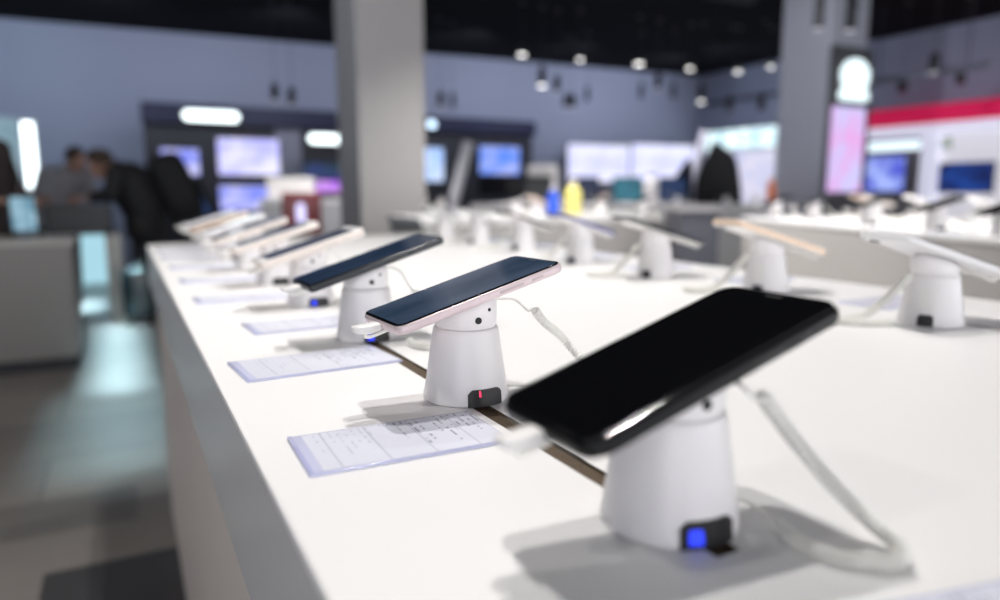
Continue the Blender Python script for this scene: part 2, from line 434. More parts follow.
def make_stand(label, loc, rotz, group, led=None, coil='second', az=-PI/2, rear=False, plain=False, plug=True, yaw=0.0, L=0.155, dz=0.0, extra=0.0, dx=0.0, tilt=16.8):
    set_tilt(tilt); tk = '_%d_%d' % (round(tilt*10), round(dz*1e5))
    s = thing('phone_stand', label, 'stand', loc, rotz, group)
    b = link('cone_base', cached('cone_base', lambda: add_lathe(new_bm(), CONE, 64), PLASTIC), s)
    hd = link('swivel_head', cached('swivel_head'+tk, lambda: head_bm(dz), PLASTIC), s)
    if yaw: hd.rotation_euler = (0, 0, yaw)
    cb = link('connector_box', cached('connector_box_%d' % round(az*100), lambda: patch_bm(az, 0.24 if rear else 0.44, 0.0004, 0.0138, 0.0012, -0.006, 0.0036), BLACKP), s)
    if led:
        link('indicator_light', cached('indicator_%s_%d' % (led, round(az*100)), lambda: patch_bm(az-0.22 if led == 'blue' else az-0.16, 0.10 if led == 'blue' else 0.018, 0.0030 if led == 'blue' else 0.0085, 0.0100 if led == 'blue' else 0.0128, 0.0015, 0.0, 0.001), LED_BLUE if led == 'blue' else LED_RED), cb)
    if rear: link('recessed_panel', cached('recessed_panel_%d' % round(az*100), lambda: recess_bm(az), PLUGM), b)
    if not plain:
        kh = link('key_hole', cached('key_hole', lambda: dot_bm(-1.66, 0.0668, 0.0027), HOLE), hd)
        link('sensor_slot', cached('sensor_slot', lambda: dot_bm(-1.25, 0.0745, 0.0014), HOLE), hd)
    c = link('coiled_cable', cached('coil_'+coil, lambda: coil_bm(coil), CABLE, 60), s)
    link('thin_wire', cached('wire_'+coil, lambda: wire_bm(coil, 'wire'), CABLE, 60), c)
    link('table_lead', cached('tail_'+coil, lambda: wire_bm(coil, 'tail'), CABLE, 60), c)
    if plug:
        pl = link('charging_plug', cached('charging_plug'+tk, plug_bm, PLUGM, 60), s)
        ld = link('plug_lead', cached('plug_lead'+tk, lead_bm, CABLE, 60), pl); ld.location = -NR*extra
        if yaw: pl.rotation_euler = (0, 0, yaw)
        off = -AX*((L-0.155)/2-dx)+NR*(dz+extra)
        pl.location = Matrix.Rotation(yaw, 3, 'Z') @ off
    return s

# ------------------------------------------------------------------ phones
def screen_mat(name, c1, c2, e1, rough=0.06):
    """dark glass with a faint painted glow in place of reflected light"""
    if name in MATS: return MATS[name]
    m = emit(name, c1, e1, c2, base=(0.006, 0.007, 0.010, 1), scale=1.2, rough=rough)
    return m
def glass_mat(name, base, rough=0.1, spec=0.5):
    return mat(name, base, rough, spec=spec)
SCR_BLACK = glass_mat('black_phone_glass', (0.0030, 0.0032, 0.0040, 1), 0.06, 0.3)
SCR_NAVY_REFLECT = screen_mat('navy_screen_reflection_glow', rgb(40, 56, 76), rgb(72, 84, 104), 0.9)  # paler blue glow painted in for the reflection on the glass
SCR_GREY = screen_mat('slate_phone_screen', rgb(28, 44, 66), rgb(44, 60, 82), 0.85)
SCR_DARK = glass_mat('dark_phone_glass', (0.008, 0.010, 0.014, 1), 0.1)
FR = dict(black=mat('black_phone_body', (0.004, 0.004, 0.005, 1), 0.28, spec=0.25), rose=mat('pinkish_silver_phone_body', (0.72, 0.60, 0.62, 1), 0.3, 0.25),
          graphite=mat('graphite_phone_body', (0.05, 0.055, 0.06, 1), 0.25, 0.6), white=mat('white_phone_body', (0.78, 0.77, 0.78, 1), 0.3),
          gold=mat('pale_gold_phone_body', (0.80, 0.62, 0.48, 1), 0.35, 0.2), cream=mat('cream_phone_body', (0.82, 0.74, 0.68, 1), 0.35),
          indigo=mat('indigo_phone_body', (0.10, 0.10, 0.33, 1), 0.3, 0.2))
BEZ_W = mat('white_phone_bezel', (0.80, 0.79, 0.78, 1), 0.2)
BEZ_B = mat('black_phone_bezel', (0.004, 0.004, 0.005, 1), 0.07, spec=0.35)
BTN = {k: mat(k+'_side_key', tuple(c*0.75 for c in m.node_tree.nodes['Principled BSDF'].inputs['Base Color'].default_value[:3])+(1,), 0.35, 0.2) for k, m in FR.items()}
def make_phone(label, stand_loc, stand_rot, group, body='black', screen=None, bezel=None, L=0.155, W=0.0757, r=0.010, yaw=0.0, bez=(0.0025, 0.0025), dx=0.0, th=PH_T, edge=None, rear=False, dz=0.0, sc=1.0, tilt=16.8, cover=False):
    set_tilt(tilt)
    """phone tilted on its stand: long axis local X, screen up"""
    screen = screen or SCR_BLACK; bezel = bezel or BEZ_B
    R = Matrix.Rotation(stand_rot+yaw, 4, 'Z')
    o = thing('smartphone', label, 'phone', (0, 0, 0), 0, group)
    M = Matrix.Translation(Vector(stand_loc)) @ R @ Matrix.Scale(sc, 4) @ Matrix.Translation(PH_C+NR*(0.0002+dz)+AX*dx) @ Matrix.Rotation(-TILT, 4, 'Y')
    o.matrix_world = M
    e = edge if edge else th*0.38
    k = (L, W, r, th, e)
    link('phone_body', cached('phone_body_%s' % (k,), lambda: add_slab(new_bm(), L, W, r, -th/2, th/2, e, 8, 5), FR[body]), o)
    link('front_glass', cached('front_glass_%s' % (k,), lambda: add_slab(new_bm(), L-2*e*0.55, W-2*e*0.55, r-e*0.55, th/2-0.0004, th/2+0.0005, 0.00045, 8, 2), bezel), o)
    bx, by = bez
    link('screen', cached('screen_%s' % (k+bez,), lambda: add_slab(new_bm(), L-2*e*0.55-2*bx, W-2*e*0.55-2*by, max(0.001, r-e-by*0.6), th/2+0.0002, th/2+0.00056, 0, 8), screen), o)
    for y, a, b_ in ((-1, 0.012, 0.034), (-1, 0.042, 0.053)):
        bm_key = 'side_key_%s_%s' % (k, a)
        link('side_key', cached(bm_key, lambda: add_box(new_bm(), (a, -W/2-0.0005, -0.0011), (b_, -W/2+0.001, 0.0011), 0.0003), BTN[body]), o)
    link('earpiece', cached('earpiece_%s' % (k,), lambda: add_slab(new_bm(), 0.0012, 0.011, 0.0005, 0, 0.0001), HOLE), o).location = (L/2-e-0.0035, 0, th/2+0.00056)
    if cover:
        link('back_cover', cached('back_cover_%s' % (k,), lambda: add_slab(new_bm(), L-0.0022, W-0.0022, r-0.001, -th/2-0.0001, -th/2+0.0022, 0.0005, 8, 3), PLUGM), o)
    if rear:
        cm = link('camera_ring', cached('camera_ring_%s' % (k,), lambda: add_lathe(new_bm(), [(0.0055, -0.0012), (0.006, -0.0003), (0.006, 0.0006)], 20), BEZ_B), o)
        cm.location = (L/2-0.014, -W/2+0.016, -th/2)
    return o

# ---- left row: nine stands along the slot, phones with the low end to the left edge
LX = lambda y: 0.238
LEFT = [(0.2375, 0.264), (0.240, 0.513), (0.2415, 0.785), (0.2425, 1.065), (0.243, 1.345), (0.243, 1.62), (0.243, 1.90), (0.243, 2.17), (0.243, 2.42)]
LEFT_STAND = ['white cone phone stand with a glowing blue light, under the large black phone in front',
    'white cone phone stand with a small red light, under the pinkish silver phone',
    'white cone phone stand with a blue light, under the graphite phone behind the sharp one',
    'white cone phone stand with a blue light, fourth from the camera, under the white-framed phone',
    'white cone phone stand with an unlit black box, fifth along the left row',
    'sixth white cone phone stand along the left row of the table, blurred',
    'seventh white cone phone stand along the left row of the table, blurred',
    'eighth white cone phone stand along the left row, second from its far end',
    'last white cone phone stand of the left row, nearest the far table corner']
LEFT_PHONE = ['large glossy black phone tilted up on the foremost stand, its screen off',
    'phone with navy screen and pinkish silver sides, in sharp focus on the second stand',
    'graphite phone with slate screen on the third stand, behind the pinkish silver phone',
    'white-framed phone with black screen on the fourth stand of the left row',
    'cream phone with a dark screen stripe on the fifth stand of the left row',
    'cream phone on the sixth stand of the left row, below the red case',
    'white phone with a bright rim on the seventh stand of the left row',
    'thin gold phone on the eighth stand of the left row, near the far corner',
    'last phone of the left row, white and heavily blurred at the far corner']
LP = [dict(body='black', screen=SCR_BLACK, L=0.164, W=0.079, r=0.0125, th=0.0092, edge=0.0036, yaw=0.02, dz=0.0012, tilt=16.9),
      dict(body='rose', screen=SCR_NAVY_REFLECT, L=0.151, r=0.0095, yaw=0.05, dz=0.0052, th=0.0074, tilt=15.4),
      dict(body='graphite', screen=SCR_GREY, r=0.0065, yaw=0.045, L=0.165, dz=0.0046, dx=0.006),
      dict(body='cream', screen=SCR_DARK, bezel=BEZ_W, bez=(0.013, 0.003), yaw=0.03, L=0.160, th=0.0115, edge=0.0035, dz=0.002),
      dict(body='cream', screen=SCR_DARK, bezel=BEZ_W, bez=(0.013, 0.003), yaw=0.03, L=0.160, th=0.0115, edge=0.0035, dz=0.002),
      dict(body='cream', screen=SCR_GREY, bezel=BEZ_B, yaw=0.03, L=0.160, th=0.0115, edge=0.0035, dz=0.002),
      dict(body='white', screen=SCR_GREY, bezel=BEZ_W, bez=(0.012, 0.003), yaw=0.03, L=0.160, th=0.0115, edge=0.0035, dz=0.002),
      dict(body='gold', screen=SCR_DARK, bezel=BEZ_B, yaw=0.03, L=0.160, th=0.0115, edge=0.0035, dz=0.002),
      dict(body='white', screen=SCR_DARK, bezel=BEZ_W, bez=(0.012, 0.003), yaw=0.03, L=0.160, th=0.0115, edge=0.0035, dz=0.002)]
for i, (x, y) in enumerate(LEFT):
    loc = (x, y, T+0.0001)
    coil = ['front', 'second', 'third'][i] if i < 3 else 'third'
    make_stand(LEFT_STAND[i], loc, 0, 'phone stands along the left edge', led=['blue', 'red', 'blue', 'blue', None, None, None, None, None][i], coil=coil,
               az=[-1.70, -1.53, -1.53, -1.45, -1.45, -1.45, -1.45, -1.45, -1.45][i], yaw=LP[i]['yaw'], L=LP[i].get('L', 0.155), dz=LP[i].get('dz', 0), extra=(LP[i].get('th', PH_T)-PH_T)/2, dx=LP[i].get('dx', 0), tilt=LP[i].get('tilt', 16.8))
    make_phone(LEFT_PHONE[i], loc, 0, 'phones along the left edge', **dict(LP[i], dz=(LP[i].get('th', PH_T)-PH_T)/2+LP[i].get('dz', 0)))

# ---- right row: turned round, low end to the right edge
RIGHT = [at(930, 323), at(765, 292), at(655, 276.5), at(580, 262.5), at(523, 250), at(479, 243.5), at(445, 239)]
RIGHT_STAND = ['nearest white phone stand of the right row, with a recessed panel and black notch',
    'white cone phone stand under the pale gold phone',
    'white cone phone stand under the dark phone, third along the right side of the table',
    'white cone phone stand under the indigo phone',
    'white cone phone stand, fifth along the right side, under the dark grey phone',
    'white cone phone stand, sixth along the right side, blurred behind the sharp phone',
    'white cone phone stand at the far end of the right row, beside the pillar']
RIGHT_PHONE = ['white phone seen from underneath, on the nearest stand of the right row',
    'pale gold phone seen from underneath on the right row',
    'thin dark phone with a white back, third along the right side of the table',
    'indigo edged phone on the right row, in front of the yellow bottle',
    'dark grey phone, fifth along the right side of the table',
    'white phone, sixth along the right side of the table',
    'white phone farthest along the right side of the table, beside the pillar']
RPH = [dict(body='white', screen=SCR_DARK, yaw=-0.24, L=0.166, dz=-0.0010), dict(body='gold', screen=SCR_DARK, bezel=BEZ_W, cover=True, yaw=-0.22, th=0.0105, edge=0.003, dz=0.004, L=0.166), dict(body='graphite', screen=SCR_DARK, cover=True, yaw=-0.15, L=0.166, dz=0.003),
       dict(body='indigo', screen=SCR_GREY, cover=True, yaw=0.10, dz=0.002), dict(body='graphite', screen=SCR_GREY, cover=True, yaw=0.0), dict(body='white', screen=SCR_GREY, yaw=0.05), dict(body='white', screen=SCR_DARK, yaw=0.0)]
RSC = 1.08
for i, P in enumerate(RIGHT):
    loc = (P.x, P.y, T+0.0001)
    st_ = make_stand(RIGHT_STAND[i], loc, PI, 'phone stands along the right side', coil='facing', az=math.radians(22), rear=True, yaw=RPH[i]['yaw'], L=RPH[i].get('L', 0.155), dz=RPH[i].get('dz', 0)-(0.00115 if RPH[i].get('th') else 0), extra=0.00115 if RPH[i].get('th') else 0)
    st_.scale = (RSC,)*3
    make_phone(RIGHT_PHONE[i], loc, PI, 'phones along the right side', rear=True, sc=RSC, **RPH[i])

# ------------------------------------------------------------------ price tags
def tag_paper_mat():
    m = bpy.data.materials.new('printed_price_paper'); m.use_nodes = True
    nt = m.node_tree; b = nt.nodes['Principled BSDF']; N = nt.nodes; K = nt.links
    tc = N.new('ShaderNodeTexCoord'); sp = N.new('ShaderNodeSeparateXYZ'); K.new(tc.outputs['Object'], sp.inputs[0])
    def math_(op, a, b_=None, c=None):
        n = N.new('ShaderNodeMath'); n.operation = op
        for i, v in enumerate((a, b_, c)):
            if v is None: continue
            if isinstance(v, (int, float)): n.inputs[i].default_value = v
            else: K.new(v, n.inputs[i])
        return n.outputs[0]
    X, Y = sp.outputs['X'], sp.outputs['Y']
    rowpos = math_('DIVIDE', X, 0.0052); row = math_('FLOOR', rowpos); fr = math_('FRACT', rowpos)
    line = math_('MULTIPLY', math_('GREATER_THAN', fr, 0.3), math_('LESS_THAN', fr, 0.62))
    cv = N.new('ShaderNodeCombineXYZ'); K.new(math_('MULTIPLY', row, 7.31), cv.inputs['X']); K.new(math_('MULTIPLY', Y, 210.0), cv.inputs['Y'])
    nz = N.new('ShaderNodeTexNoise'); nz.inputs['Scale'].default_value = 1.0; nz.inputs['Detail'].default_value = 1.5; K.new(cv.outputs[0], nz.inputs['Vector'])
    words = math_('GREATER_THAN', nz.outputs['Fac'], 0.50)
    wr = N.new('ShaderNodeTexWhiteNoise'); wr.noise_dimensions = '1D'; K.new(row, wr.inputs['W'])
    # each line starts at the same margin and stops at its own length
    length = math_('MULTIPLY_ADD', wr.outputs['Value'], -0.055, 0.031)
    ink = math_('MULTIPLY', math_('MULTIPLY', line, words), math_('GREATER_THAN', Y, length))
    margin = math_('MULTIPLY', math_('LESS_THAN', math_('ABSOLUTE', Y), 0.034), math_('LESS_THAN', math_('ABSOLUTE', X), 0.064))
    head = math_('GREATER_THAN', X, -0.004)                       # the denser half
    ink = math_('MULTIPLY', math_('MULTIPLY', ink, margin), math_('MULTIPLY_ADD', head, 0.45, 0.22))
    # thin table rules
    rule = math_('LESS_THAN', math_('ABSOLUTE', math_('SUBTRACT', math_('FRACT', math_('DIVIDE', math_('ADD', X, 0.0655), 0.0305)), 0.5)), 0.018)
    rule = math_('MULTIPLY', math_('MULTIPLY', rule, margin), 0.35)
    tot = math_('MAXIMUM', ink, rule)
    mx = N.new('ShaderNodeMix'); mx.data_type = 'RGBA'; K.new(tot, mx.inputs['Factor'])
    mx.inputs['A'].default_value = (0.72, 0.74, 0.84, 1); mx.inputs['B'].default_value = (0.10, 0.11, 0.20, 1)
    K.new(mx.outputs['Result'], b.inputs['Base Color']); b.inputs['Roughness'].default_value = 0.5
    b.inputs['Coat Weight'].default_value = 0.4; b.inputs['Coat Roughness'].default_value = 0.12
    return m
PAPER = tag_paper_mat()
ACR = mat('clear_bluish_acrylic', (0.45, 0.47, 0.72, 1), 0.12, noise=0.02)
ACRL = mat('pale_bluish_acrylic', (0.60, 0.62, 0.80, 1), 0.15, noise=0.02)
def make_tag(label, c, rot, w=0.140, d=0.078):
    o = thing('price_tag', label, 'price tag', (c[0], c[1], T+0.0001), rot, 'price tags on the display table')
    link('acrylic_sleeve', cached('acrylic_sleeve_%s_%s' % (w, d), lambda: add_slab(new_bm(), w, d, 0.0012, 0.0, 0.0017, 0.0003, 3, 2), ACRL), o)
    pp = link('printed_paper', cached('printed_paper_%s_%s' % (w, d), lambda: add_slab(new_bm(), w-0.010, d-0.004, 0.0005, 0.0015, 0.0019, 0, 2), PAPER), o)
    pp.location.x = 0.004
    # coloured light-catching rims on the customer's side
    def rim():
        bm = new_bm(); add_box(bm, (-w/2+0.0004, -d/2+0.0003, 0.0016), (-w/2+0.0030, d/2-0.0003, 0.00215), 0.0002)
        add_box(bm, (-w/2+0.0032, -d/2+0.0003, 0.0016), (w/2-0.001, -d/2+0.0016, 0.00215), 0.0002); return bm
    link('sleeve_edge', cached('sleeve_edge_%s_%s' % (w, d), rim, ACR), o)
    return o
def tag_between(label, a, b, c_, d_):
    P = [at(*a), at(*b), at(*c_), at(*d_)]
    c = sum(P, Vector())/4
    u = ((P[2]-P[1])+(P[3]-P[0]))/2; v = ((P[0]-P[1])+(P[3]-P[2]))/2
    return make_tag(label, c, math.atan2(u.y, u.x), round(u.length, 3), round(v.length, 3))
tag_between('nearest whole price tag, in front of the stand of the pinkish silver phone', (287, 438), (310, 481), (510, 441), (470, 414))
tag_between('price tag in a clear sleeve lying in front of the graphite phone stand', (230.5, 364), (243, 383.5), (401, 362.5), (373, 346))
make_tag('price tag in front of the fourth stand of the left row', (0.192, 0.900, 0), 0.06, 0.132, 0.08)
make_tag('price tag in front of the fifth stand of the left row', (0.160, 1.175, 0), 0.03)
make_tag('price tag in front of the sixth stand of the left row', (0.158, 1.45, 0), 0.03)
make_tag('price tag in front of the seventh stand of the left row', (0.156, 1.73, 0), 0.03)
make_tag('price tag in front of the eighth stand of the left row', (0.152, 2.00, 0), 0.03)
make_tag('price tag in front of the last stand of the left row', (0.150, 2.27, 0), 0.03)
make_tag('price tag cut off by the picture bottom, below the big cable loop', (0.272, 0.121, 0), math.radians(-12), 0.13, 0.075)
RT = ['nearest stand', 'pale gold phone', 'thin dark phone', 'indigo phone', 'dark grey phone', 'sixth stand']
for i, P in enumerate(RIGHT[:6]):
    make_tag('price tag behind the %s of the right row' % RT[i], (P.x+0.115, P.y+0.13, 0), PI+0.03, 0.14, 0.078)

# ------------------------------------------------------------------ counters in the background
GREYTOP = mat('grey_counter_top', (0.55, 0.54, 0.55, 1), 0.4, noise=0.03, nscale=4)
GREYF = mat('warm_grey_counter_front', (0.44, 0.425, 0.41, 1), 0.5, noise=0.04, nscale=4)
DKF = mat('slate_counter_front', (0.12, 0.125, 0.155, 1), 0.5, noise=0.05, nscale=4)
TOE = mat('dark_toe_kick', (0.03, 0.03, 0.035, 1), 0.6)
def make_counter(name, label, corners, ztop, mt, mf, thick=0.04, cat='counter'):
    o = thing(name, label, cat, (0, 0, 0))
    cx = sum(p[0] for p in corners)/4; cy = sum(p[1] for p in corners)/4
    o.location = (cx, cy, 0)
    loc = [(p[0]-cx, p[1]-cy) for p in corners]
    def shrink(d): return [(x*(1-d/max(0.2, math.hypot(x, y))), y*(1-d/max(0.2, math.hypot(x, y)))) for x, y in loc]
    bm = new_bm(); add_flatprism(bm, loc, ztop-thick, ztop); obj('countertop', bm, mt, o)
    bm = new_bm(); add_flatprism(bm, shrink(0.02), 0.08, ztop-thick-0.0005); obj('front_panels', bm, mf, o)
    bm = new_bm(); add_flatprism(bm, shrink(0.03), 0.001, 0.0795); obj('toe_kick', bm, TOE, o)
    return o
# counter on the right, turned away from the table, carrying a second row of phones
ZB = 0.03
B1 = at(1000, 241, ZB); B0 = at(742, 217, ZB)
ub = (B1-B0).normalized(); nb = Vector((-ub.y, ub.x, 0))
if nb.x < 0: nb = -nb
B2 = B1+ub*0.9
cB = [(B0.x, B0.y), (B2.x, B2.y), (B2.x+nb.x*0.95, B2.y+nb.y*0.95), (B0.x+nb.x*0.95, B0.y+nb.y*0.95)]
make_counter('phone_counter', 'long white-topped grey counter with a second row of phones, right of the display table', cB, T+ZB, WHITE_TOP, GREYF, 0.012)
rotB = math.atan2(nb.y, nb.x)
LBL_B = ['nearest the right border', 'second from the right border', 'third from the right border', 'fourth from the right border', 'fifth from the right border', 'at the far left end']
k = 0
for px in (1004, 935, 868, 812, 775):
    # the point of the front row that falls in this column
    best = min((abs(500+F*((B0+ub*s+nb*0.17-_eye).dot(_rt))/((B0+ub*s+nb*0.17-_eye).dot(_fw))-px), s) for s in [j*0.005 for j in range(0, 640)])
    P = B0+ub*best[1]+nb*0.17
    loc = (P.x, P.y, T+ZB+0.0001)
    st_ = make_stand('blurred white phone stand on the front of the right counter, '+LBL_B[k], loc, rotB, 'phone stands on the right counter', coil='third', plain=True)
    st_.scale = (1.15,)*3
    make_phone('black phone tilted on the right counter, '+LBL_B[k], loc, rotB, 'phones on the right counter', body='black', screen=SCR_BLACK, sc=1.15)
    t2 = make_tag('price tag on the front edge of the right counter, '+LBL_B[k], (P.x-nb.x*0.10-ub.x*0.12, P.y-nb.y*0.10-ub.y*0.12, 0), rotB, 0.14, 0.078)
    t2.location.z = T+ZB+0.0001; t2['group'] = 'price tags on the right counter'
    k += 1
k = 0
for px in (985, 921, 875, 832):
    best = min((abs(500+F*((B0+ub*s+nb*0.70-_eye).dot(_rt))/((B0+ub*s+nb*0.70-_eye).dot(_fw))-px), s) for s in [j*0.005 for j in range(0, 640)])
    P = B0+ub*best[1]+nb*0.70
    loc = (P.x, P.y, T+ZB+0.0001)
    st_ = make_stand('blurred white phone stand on the rear of the right counter, '+LBL_B[k], loc, rotB+PI, 'phone stands on the right counter', coil='facing', plain=True)
    st_.scale = (1.15,)*3
    make_phone('white phone facing away on the rear of the right counter, '+LBL_B[k], loc, rotB+PI, 'phones on the right counter', body=['white', 'white', 'cream', 'gold', 'white'][k], screen=SCR_DARK, sc=1.15)
    k += 1

# low counter across the middle
ZA = 0.0
cA = [(1.75, 4.42), (3.95, 4.42), (3.95, 5.10), (1.75, 5.10)]
make_counter('low_counter', 'white-topped grey counter standing behind the far right end of the display table', cA, T+ZA, WHITE_TOP, GREYF, 0.05)
e0 = at(682, 208, 0.02); e1 = at(724, 208, 0.02)
sc_ = 4.9/((e0-_eye).dot(_fw))
def at_depth_xy(px, depth): P = at_d(px, 193, depth); return P
a0 = at_depth_xy(681, 5.1); a1 = at_depth_xy(723, 5.1)
dv = Vector((_fh.x, _fh.y, 0))
make_counter('slate_cabinet', 'dark slate end cabinet between the low counter and the right counter', [(a0.x, a0.y), (a1.x, a1.y), (a1.x+dv.x*0.55, a1.y+dv.y*0.55), (a0.x+dv.x*0.55, a0.y+dv.y*0.55)], T+0.055, GREYTOP, DKF, 0.02, 'cabinet')
# laptop counter behind
ZC = 0.04
c0 = at_d(470, 193, 7.6); c1 = at_d(777, 193, 8.16)
make_counter('laptop_counter', 'grey counter with laptops in front of the wide lit screens', [(c0.x, c0.y), (c1.x, c1.y), (c1.x+dv.x*0.8, c1.y+dv.y*0.8), (c0.x+dv.x*0.8, c0.y+dv.y*0.8)], T+ZC, GREYTOP, GREYF, 0.05)
# pale counter beside the pillar
c0 = at_d(400, 193, 6.6); c1 = at_d(446, 193, 6.6)
make_counter('pale_counter', 'small pale grey counter just right of the tall pillar', [(c0.x, c0.y), (c1.x, c1.y), (c1.x+dv.x*0.5, c1.y+dv.y*0.5), (c0.x+dv.x*0.5, c0.y+dv.y*0.5)], T+0.03, GREYTOP, mat('pale_grey_front', (0.42, 0.43, 0.46, 1), 0.5), 0.04)
# pale low unit behind the left row, carrying the red light stand
c0 = at_d(258, 193, 8.0); c1 = at_d(372, 193, 8.0)
make_counter('pale_shelf_unit', 'pale grey counter carrying the red light stand, left of the pillar', [(c0.x, c0.y), (c1.x, c1.y), (c1.x+dv.x*0.5, c1.y+dv.y*0.5), (c0.x+dv.x*0.5, c0.y+dv.y*0.5)], T+0.10, mat('white_unit_top', (0.7, 0.7, 0.72, 1), 0.4), mat('pale_grey_front', (0.42, 0.43, 0.46, 1), 0.5), 0.05)

# left counter by the people
LCF = mat('grey_left_counter_front', (0.26, 0.24, 0.225, 1), 0.45, noise=0.05, nscale=3)
make_counter('side_counter', 'plain grey counter at the left border with people behind it', [(-3.0, 5.06), (-0.275, 5.06), (-0.275, 5.75), (-3.0, 5.75)], T-0.118, mat('grey_beige_top', (0.50, 0.46, 0.42, 1), 0.4), LCF, 0.03)

# ------------------------------------------------------------------ screens, booths and signs
def facing(o, P, rot): o.location = P; o.rotation_euler = (0, 0, rot)
def make_tv(label, P, w, h, m, rot=0.0, group=None, d=0.05, cat='screen', name='wall_screen', bez=0.012, wallback=None):
    """flat screen centred on P, facing local -Y"""
    o = thing(name, label, cat, P, rot, group)
    bm = new_bm(); add_box(bm, (-w/2, 0, -h/2), (w/2, d, h/2), 0.006); obj('housing', bm, BEZ_B, o, 30)
    bm = new_bm(); add_box(bm, (-w/2+bez, -0.003, -h/2+bez), (w/2-bez, -0.0002, h/2-bez)); obj('lit_panel', bm, m, o)
    if wallback:
        bm = new_bm(); add_box(bm, (-min(w, h)*0.25, d+0.0004, -min(w, h)*0.25), (min(w, h)*0.25, wallback, min(w, h)*0.25), 0.004); obj('wall_bracket', bm, BEZ_B, o)
    return o
def box_between(px0, py0, px1, py1, Y):
    a = on_y(px0, (py0+py1)/2, Y); b = on_y(px1, (py0+py1)/2, Y)
    m_ = (px0+px1)/2; t = on_y(m_, py0, Y); u = on_y(m_, py1, Y)
    return Vector(((a.x+b.x)/2, Y, (t.z+u.z)/2)), b.x-a.x, t.z-u.z
NAVY = mat('navy_header_panel', (0.004, 0.007, 0.045, 1), 0.5, noise=0.05)
CHAR = mat('charcoal_booth_panel', (0.030, 0.032, 0.045, 1), 0.5, noise=0.06)
LAVW = mat('booth_grey_panel', (0.25, 0.26, 0.33, 1), 0.55)
YB = 11.55
def booth(label, px0, px1, pyt, pyh, Y, extra=None):
    a = on_y(px0, pyt, Y); b = on_y(px1, pyt, Y); zt = on_y((px0+px1)/2, pyt, Y).z; zh = on_y((px0+px1)/2, pyh, Y).z
    cx = (a.x+b.x)/2; w = b.x-a.x
    o = thing('brand_booth', label, 'booth', (cx, Y, 0))
    bm = new_bm(); add_box(bm, (-w/2, 0.03, 0.001), (w/2, 0.16, zh), 0.004); obj('back_panel', bm, CHAR, o)
    bm = new_bm(); add_box(bm, (-w/2-0.02, -0.08, zh+0.0005), (w/2+0.02, 0.18, zt), 0.01); obj('header', bm, NAVY, o)
    bm = new_bm(); add_box(bm, (-w/2, -0.30, 0.001), (w/2, 0.0295, 0.75), 0.006); obj('shelf_base', bm, CHAR, o)
    return o, cx
bt, cx = booth('dark booth with a navy header and lavender screens behind the leaning person', 142, 341, 107, 127, YB)
q, w, h = box_between(276, 128, 302, 210, YB+0.02)
bm = new_bm(); add_box(bm, (q.x-cx-w/2, 0.0, 0.76), (q.x-cx+w/2, 0.028, q.z+h/2), 0.003); obj('grey_column', bm, LAVW, bt)
bt2, cx2 = booth('smaller dark booth with a navy header, right of the tall pillar', 421, 533, 119, 134, YB)
# lavender screens
LAV = emit('lavender_screen', (0.42, 0.42, 1.0, 1), 1.15, (0.75, 0.74, 1.0, 1), scale=2.0)
LAV2 = emit('blue_lavender_screen', (0.16, 0.22, 0.95, 1), 1.0, (0.62, 0.62, 1.0, 1), scale=2.2)
BLU = emit('blue_screen', (0.05, 0.22, 0.95, 1), 1.0, (0.40, 0.48, 1.0, 1), scale=2.4)
SKY = emit('sky_blue_screen', (0.35, 0.55, 1.0, 1), 1.1, (0.6, 0.72, 1.0, 1), scale=2)
def tv_px(label, r, Y, m, group=None, **k):
    P, w, h = box_between(*r, Y); return make_tv(label, P, w, h, m, 0, group, **k)
G1 = 'lit screens on the booth left of the pillar'
tv_px('small lavender screen partly hidden by the leaning person in black', (160, 148, 200, 176), YB-0.032, LAV2, G1)
tv_px('largest lavender screen on the dark booth, below the long white sign', (217, 138, 280, 176), YB-0.032, LAV, G1)
tv_px('lower lavender screen on the dark booth, just behind the far phones', (219, 185, 274, 211), YB-0.032, LAV2, G1)
tv_px('small dim blue screen low on the dark booth beside the person in black', (196, 196, 210, 214), YB-0.032, emit('dim_blue_screen', (0.02, 0.08, 0.3, 1), 0.5), G1)
G2 = 'lit screens on the booth right of the pillar'
tv_px('bright blue screen on the booth right of the pillar', (479, 146, 520, 175), YB-0.032, BLU, G2)
tv_px('narrow sky blue screen half hidden by the tall pillar', (418, 147, 444, 182), YB-0.032, SKY, G2)
tv_px('dark switched-off screen below the bright blue one', (480, 177, 522, 194), YB-0.032, BEZ_B, G2)
# long white lit signs
SIGNW = emit('white_lit_sign', (0.86, 0.98, 1.0, 1), 3.0)
def lit_sign(label, r, Y, m=SIGNW, gaps=7, group='lit white signs on the booths'):
    P, w, h = box_between(*r, Y)
    o = thing('lit_sign', label, 'sign', P, 0, group)
    bm = new_bm(); add_box(bm, (-w/2-0.02, 0.02, -h/2-0.02), (w/2+0.02, 0.05, h/2+0.02), 0.004); obj('backing', bm, CHAR, o)
    bm = new_bm(); add_slab(bm, w, h, h*0.45, 0, 0.019, 0.003, 5, 2)
    for v in bm.verts: v.co = Vector((v.co.x, v.co.z, v.co.y))
    obj('lit_face', bm, m, o); return o
lit_sign('long white lit sign on the navy header of the left booth', (183, 111, 239, 121), YB-0.14)
lit_sign('shorter white lit sign close to the left face of the tall pillar', (309, 134.5, 346, 143.5), YB-0.14)
lit_sign('small round white lit sign at the left end of the right booth', (428, 120.5, 436, 128), YB-0.14, emit('pale_blue_lit_sign', (0.6, 0.8, 1.0, 1), 2.6))
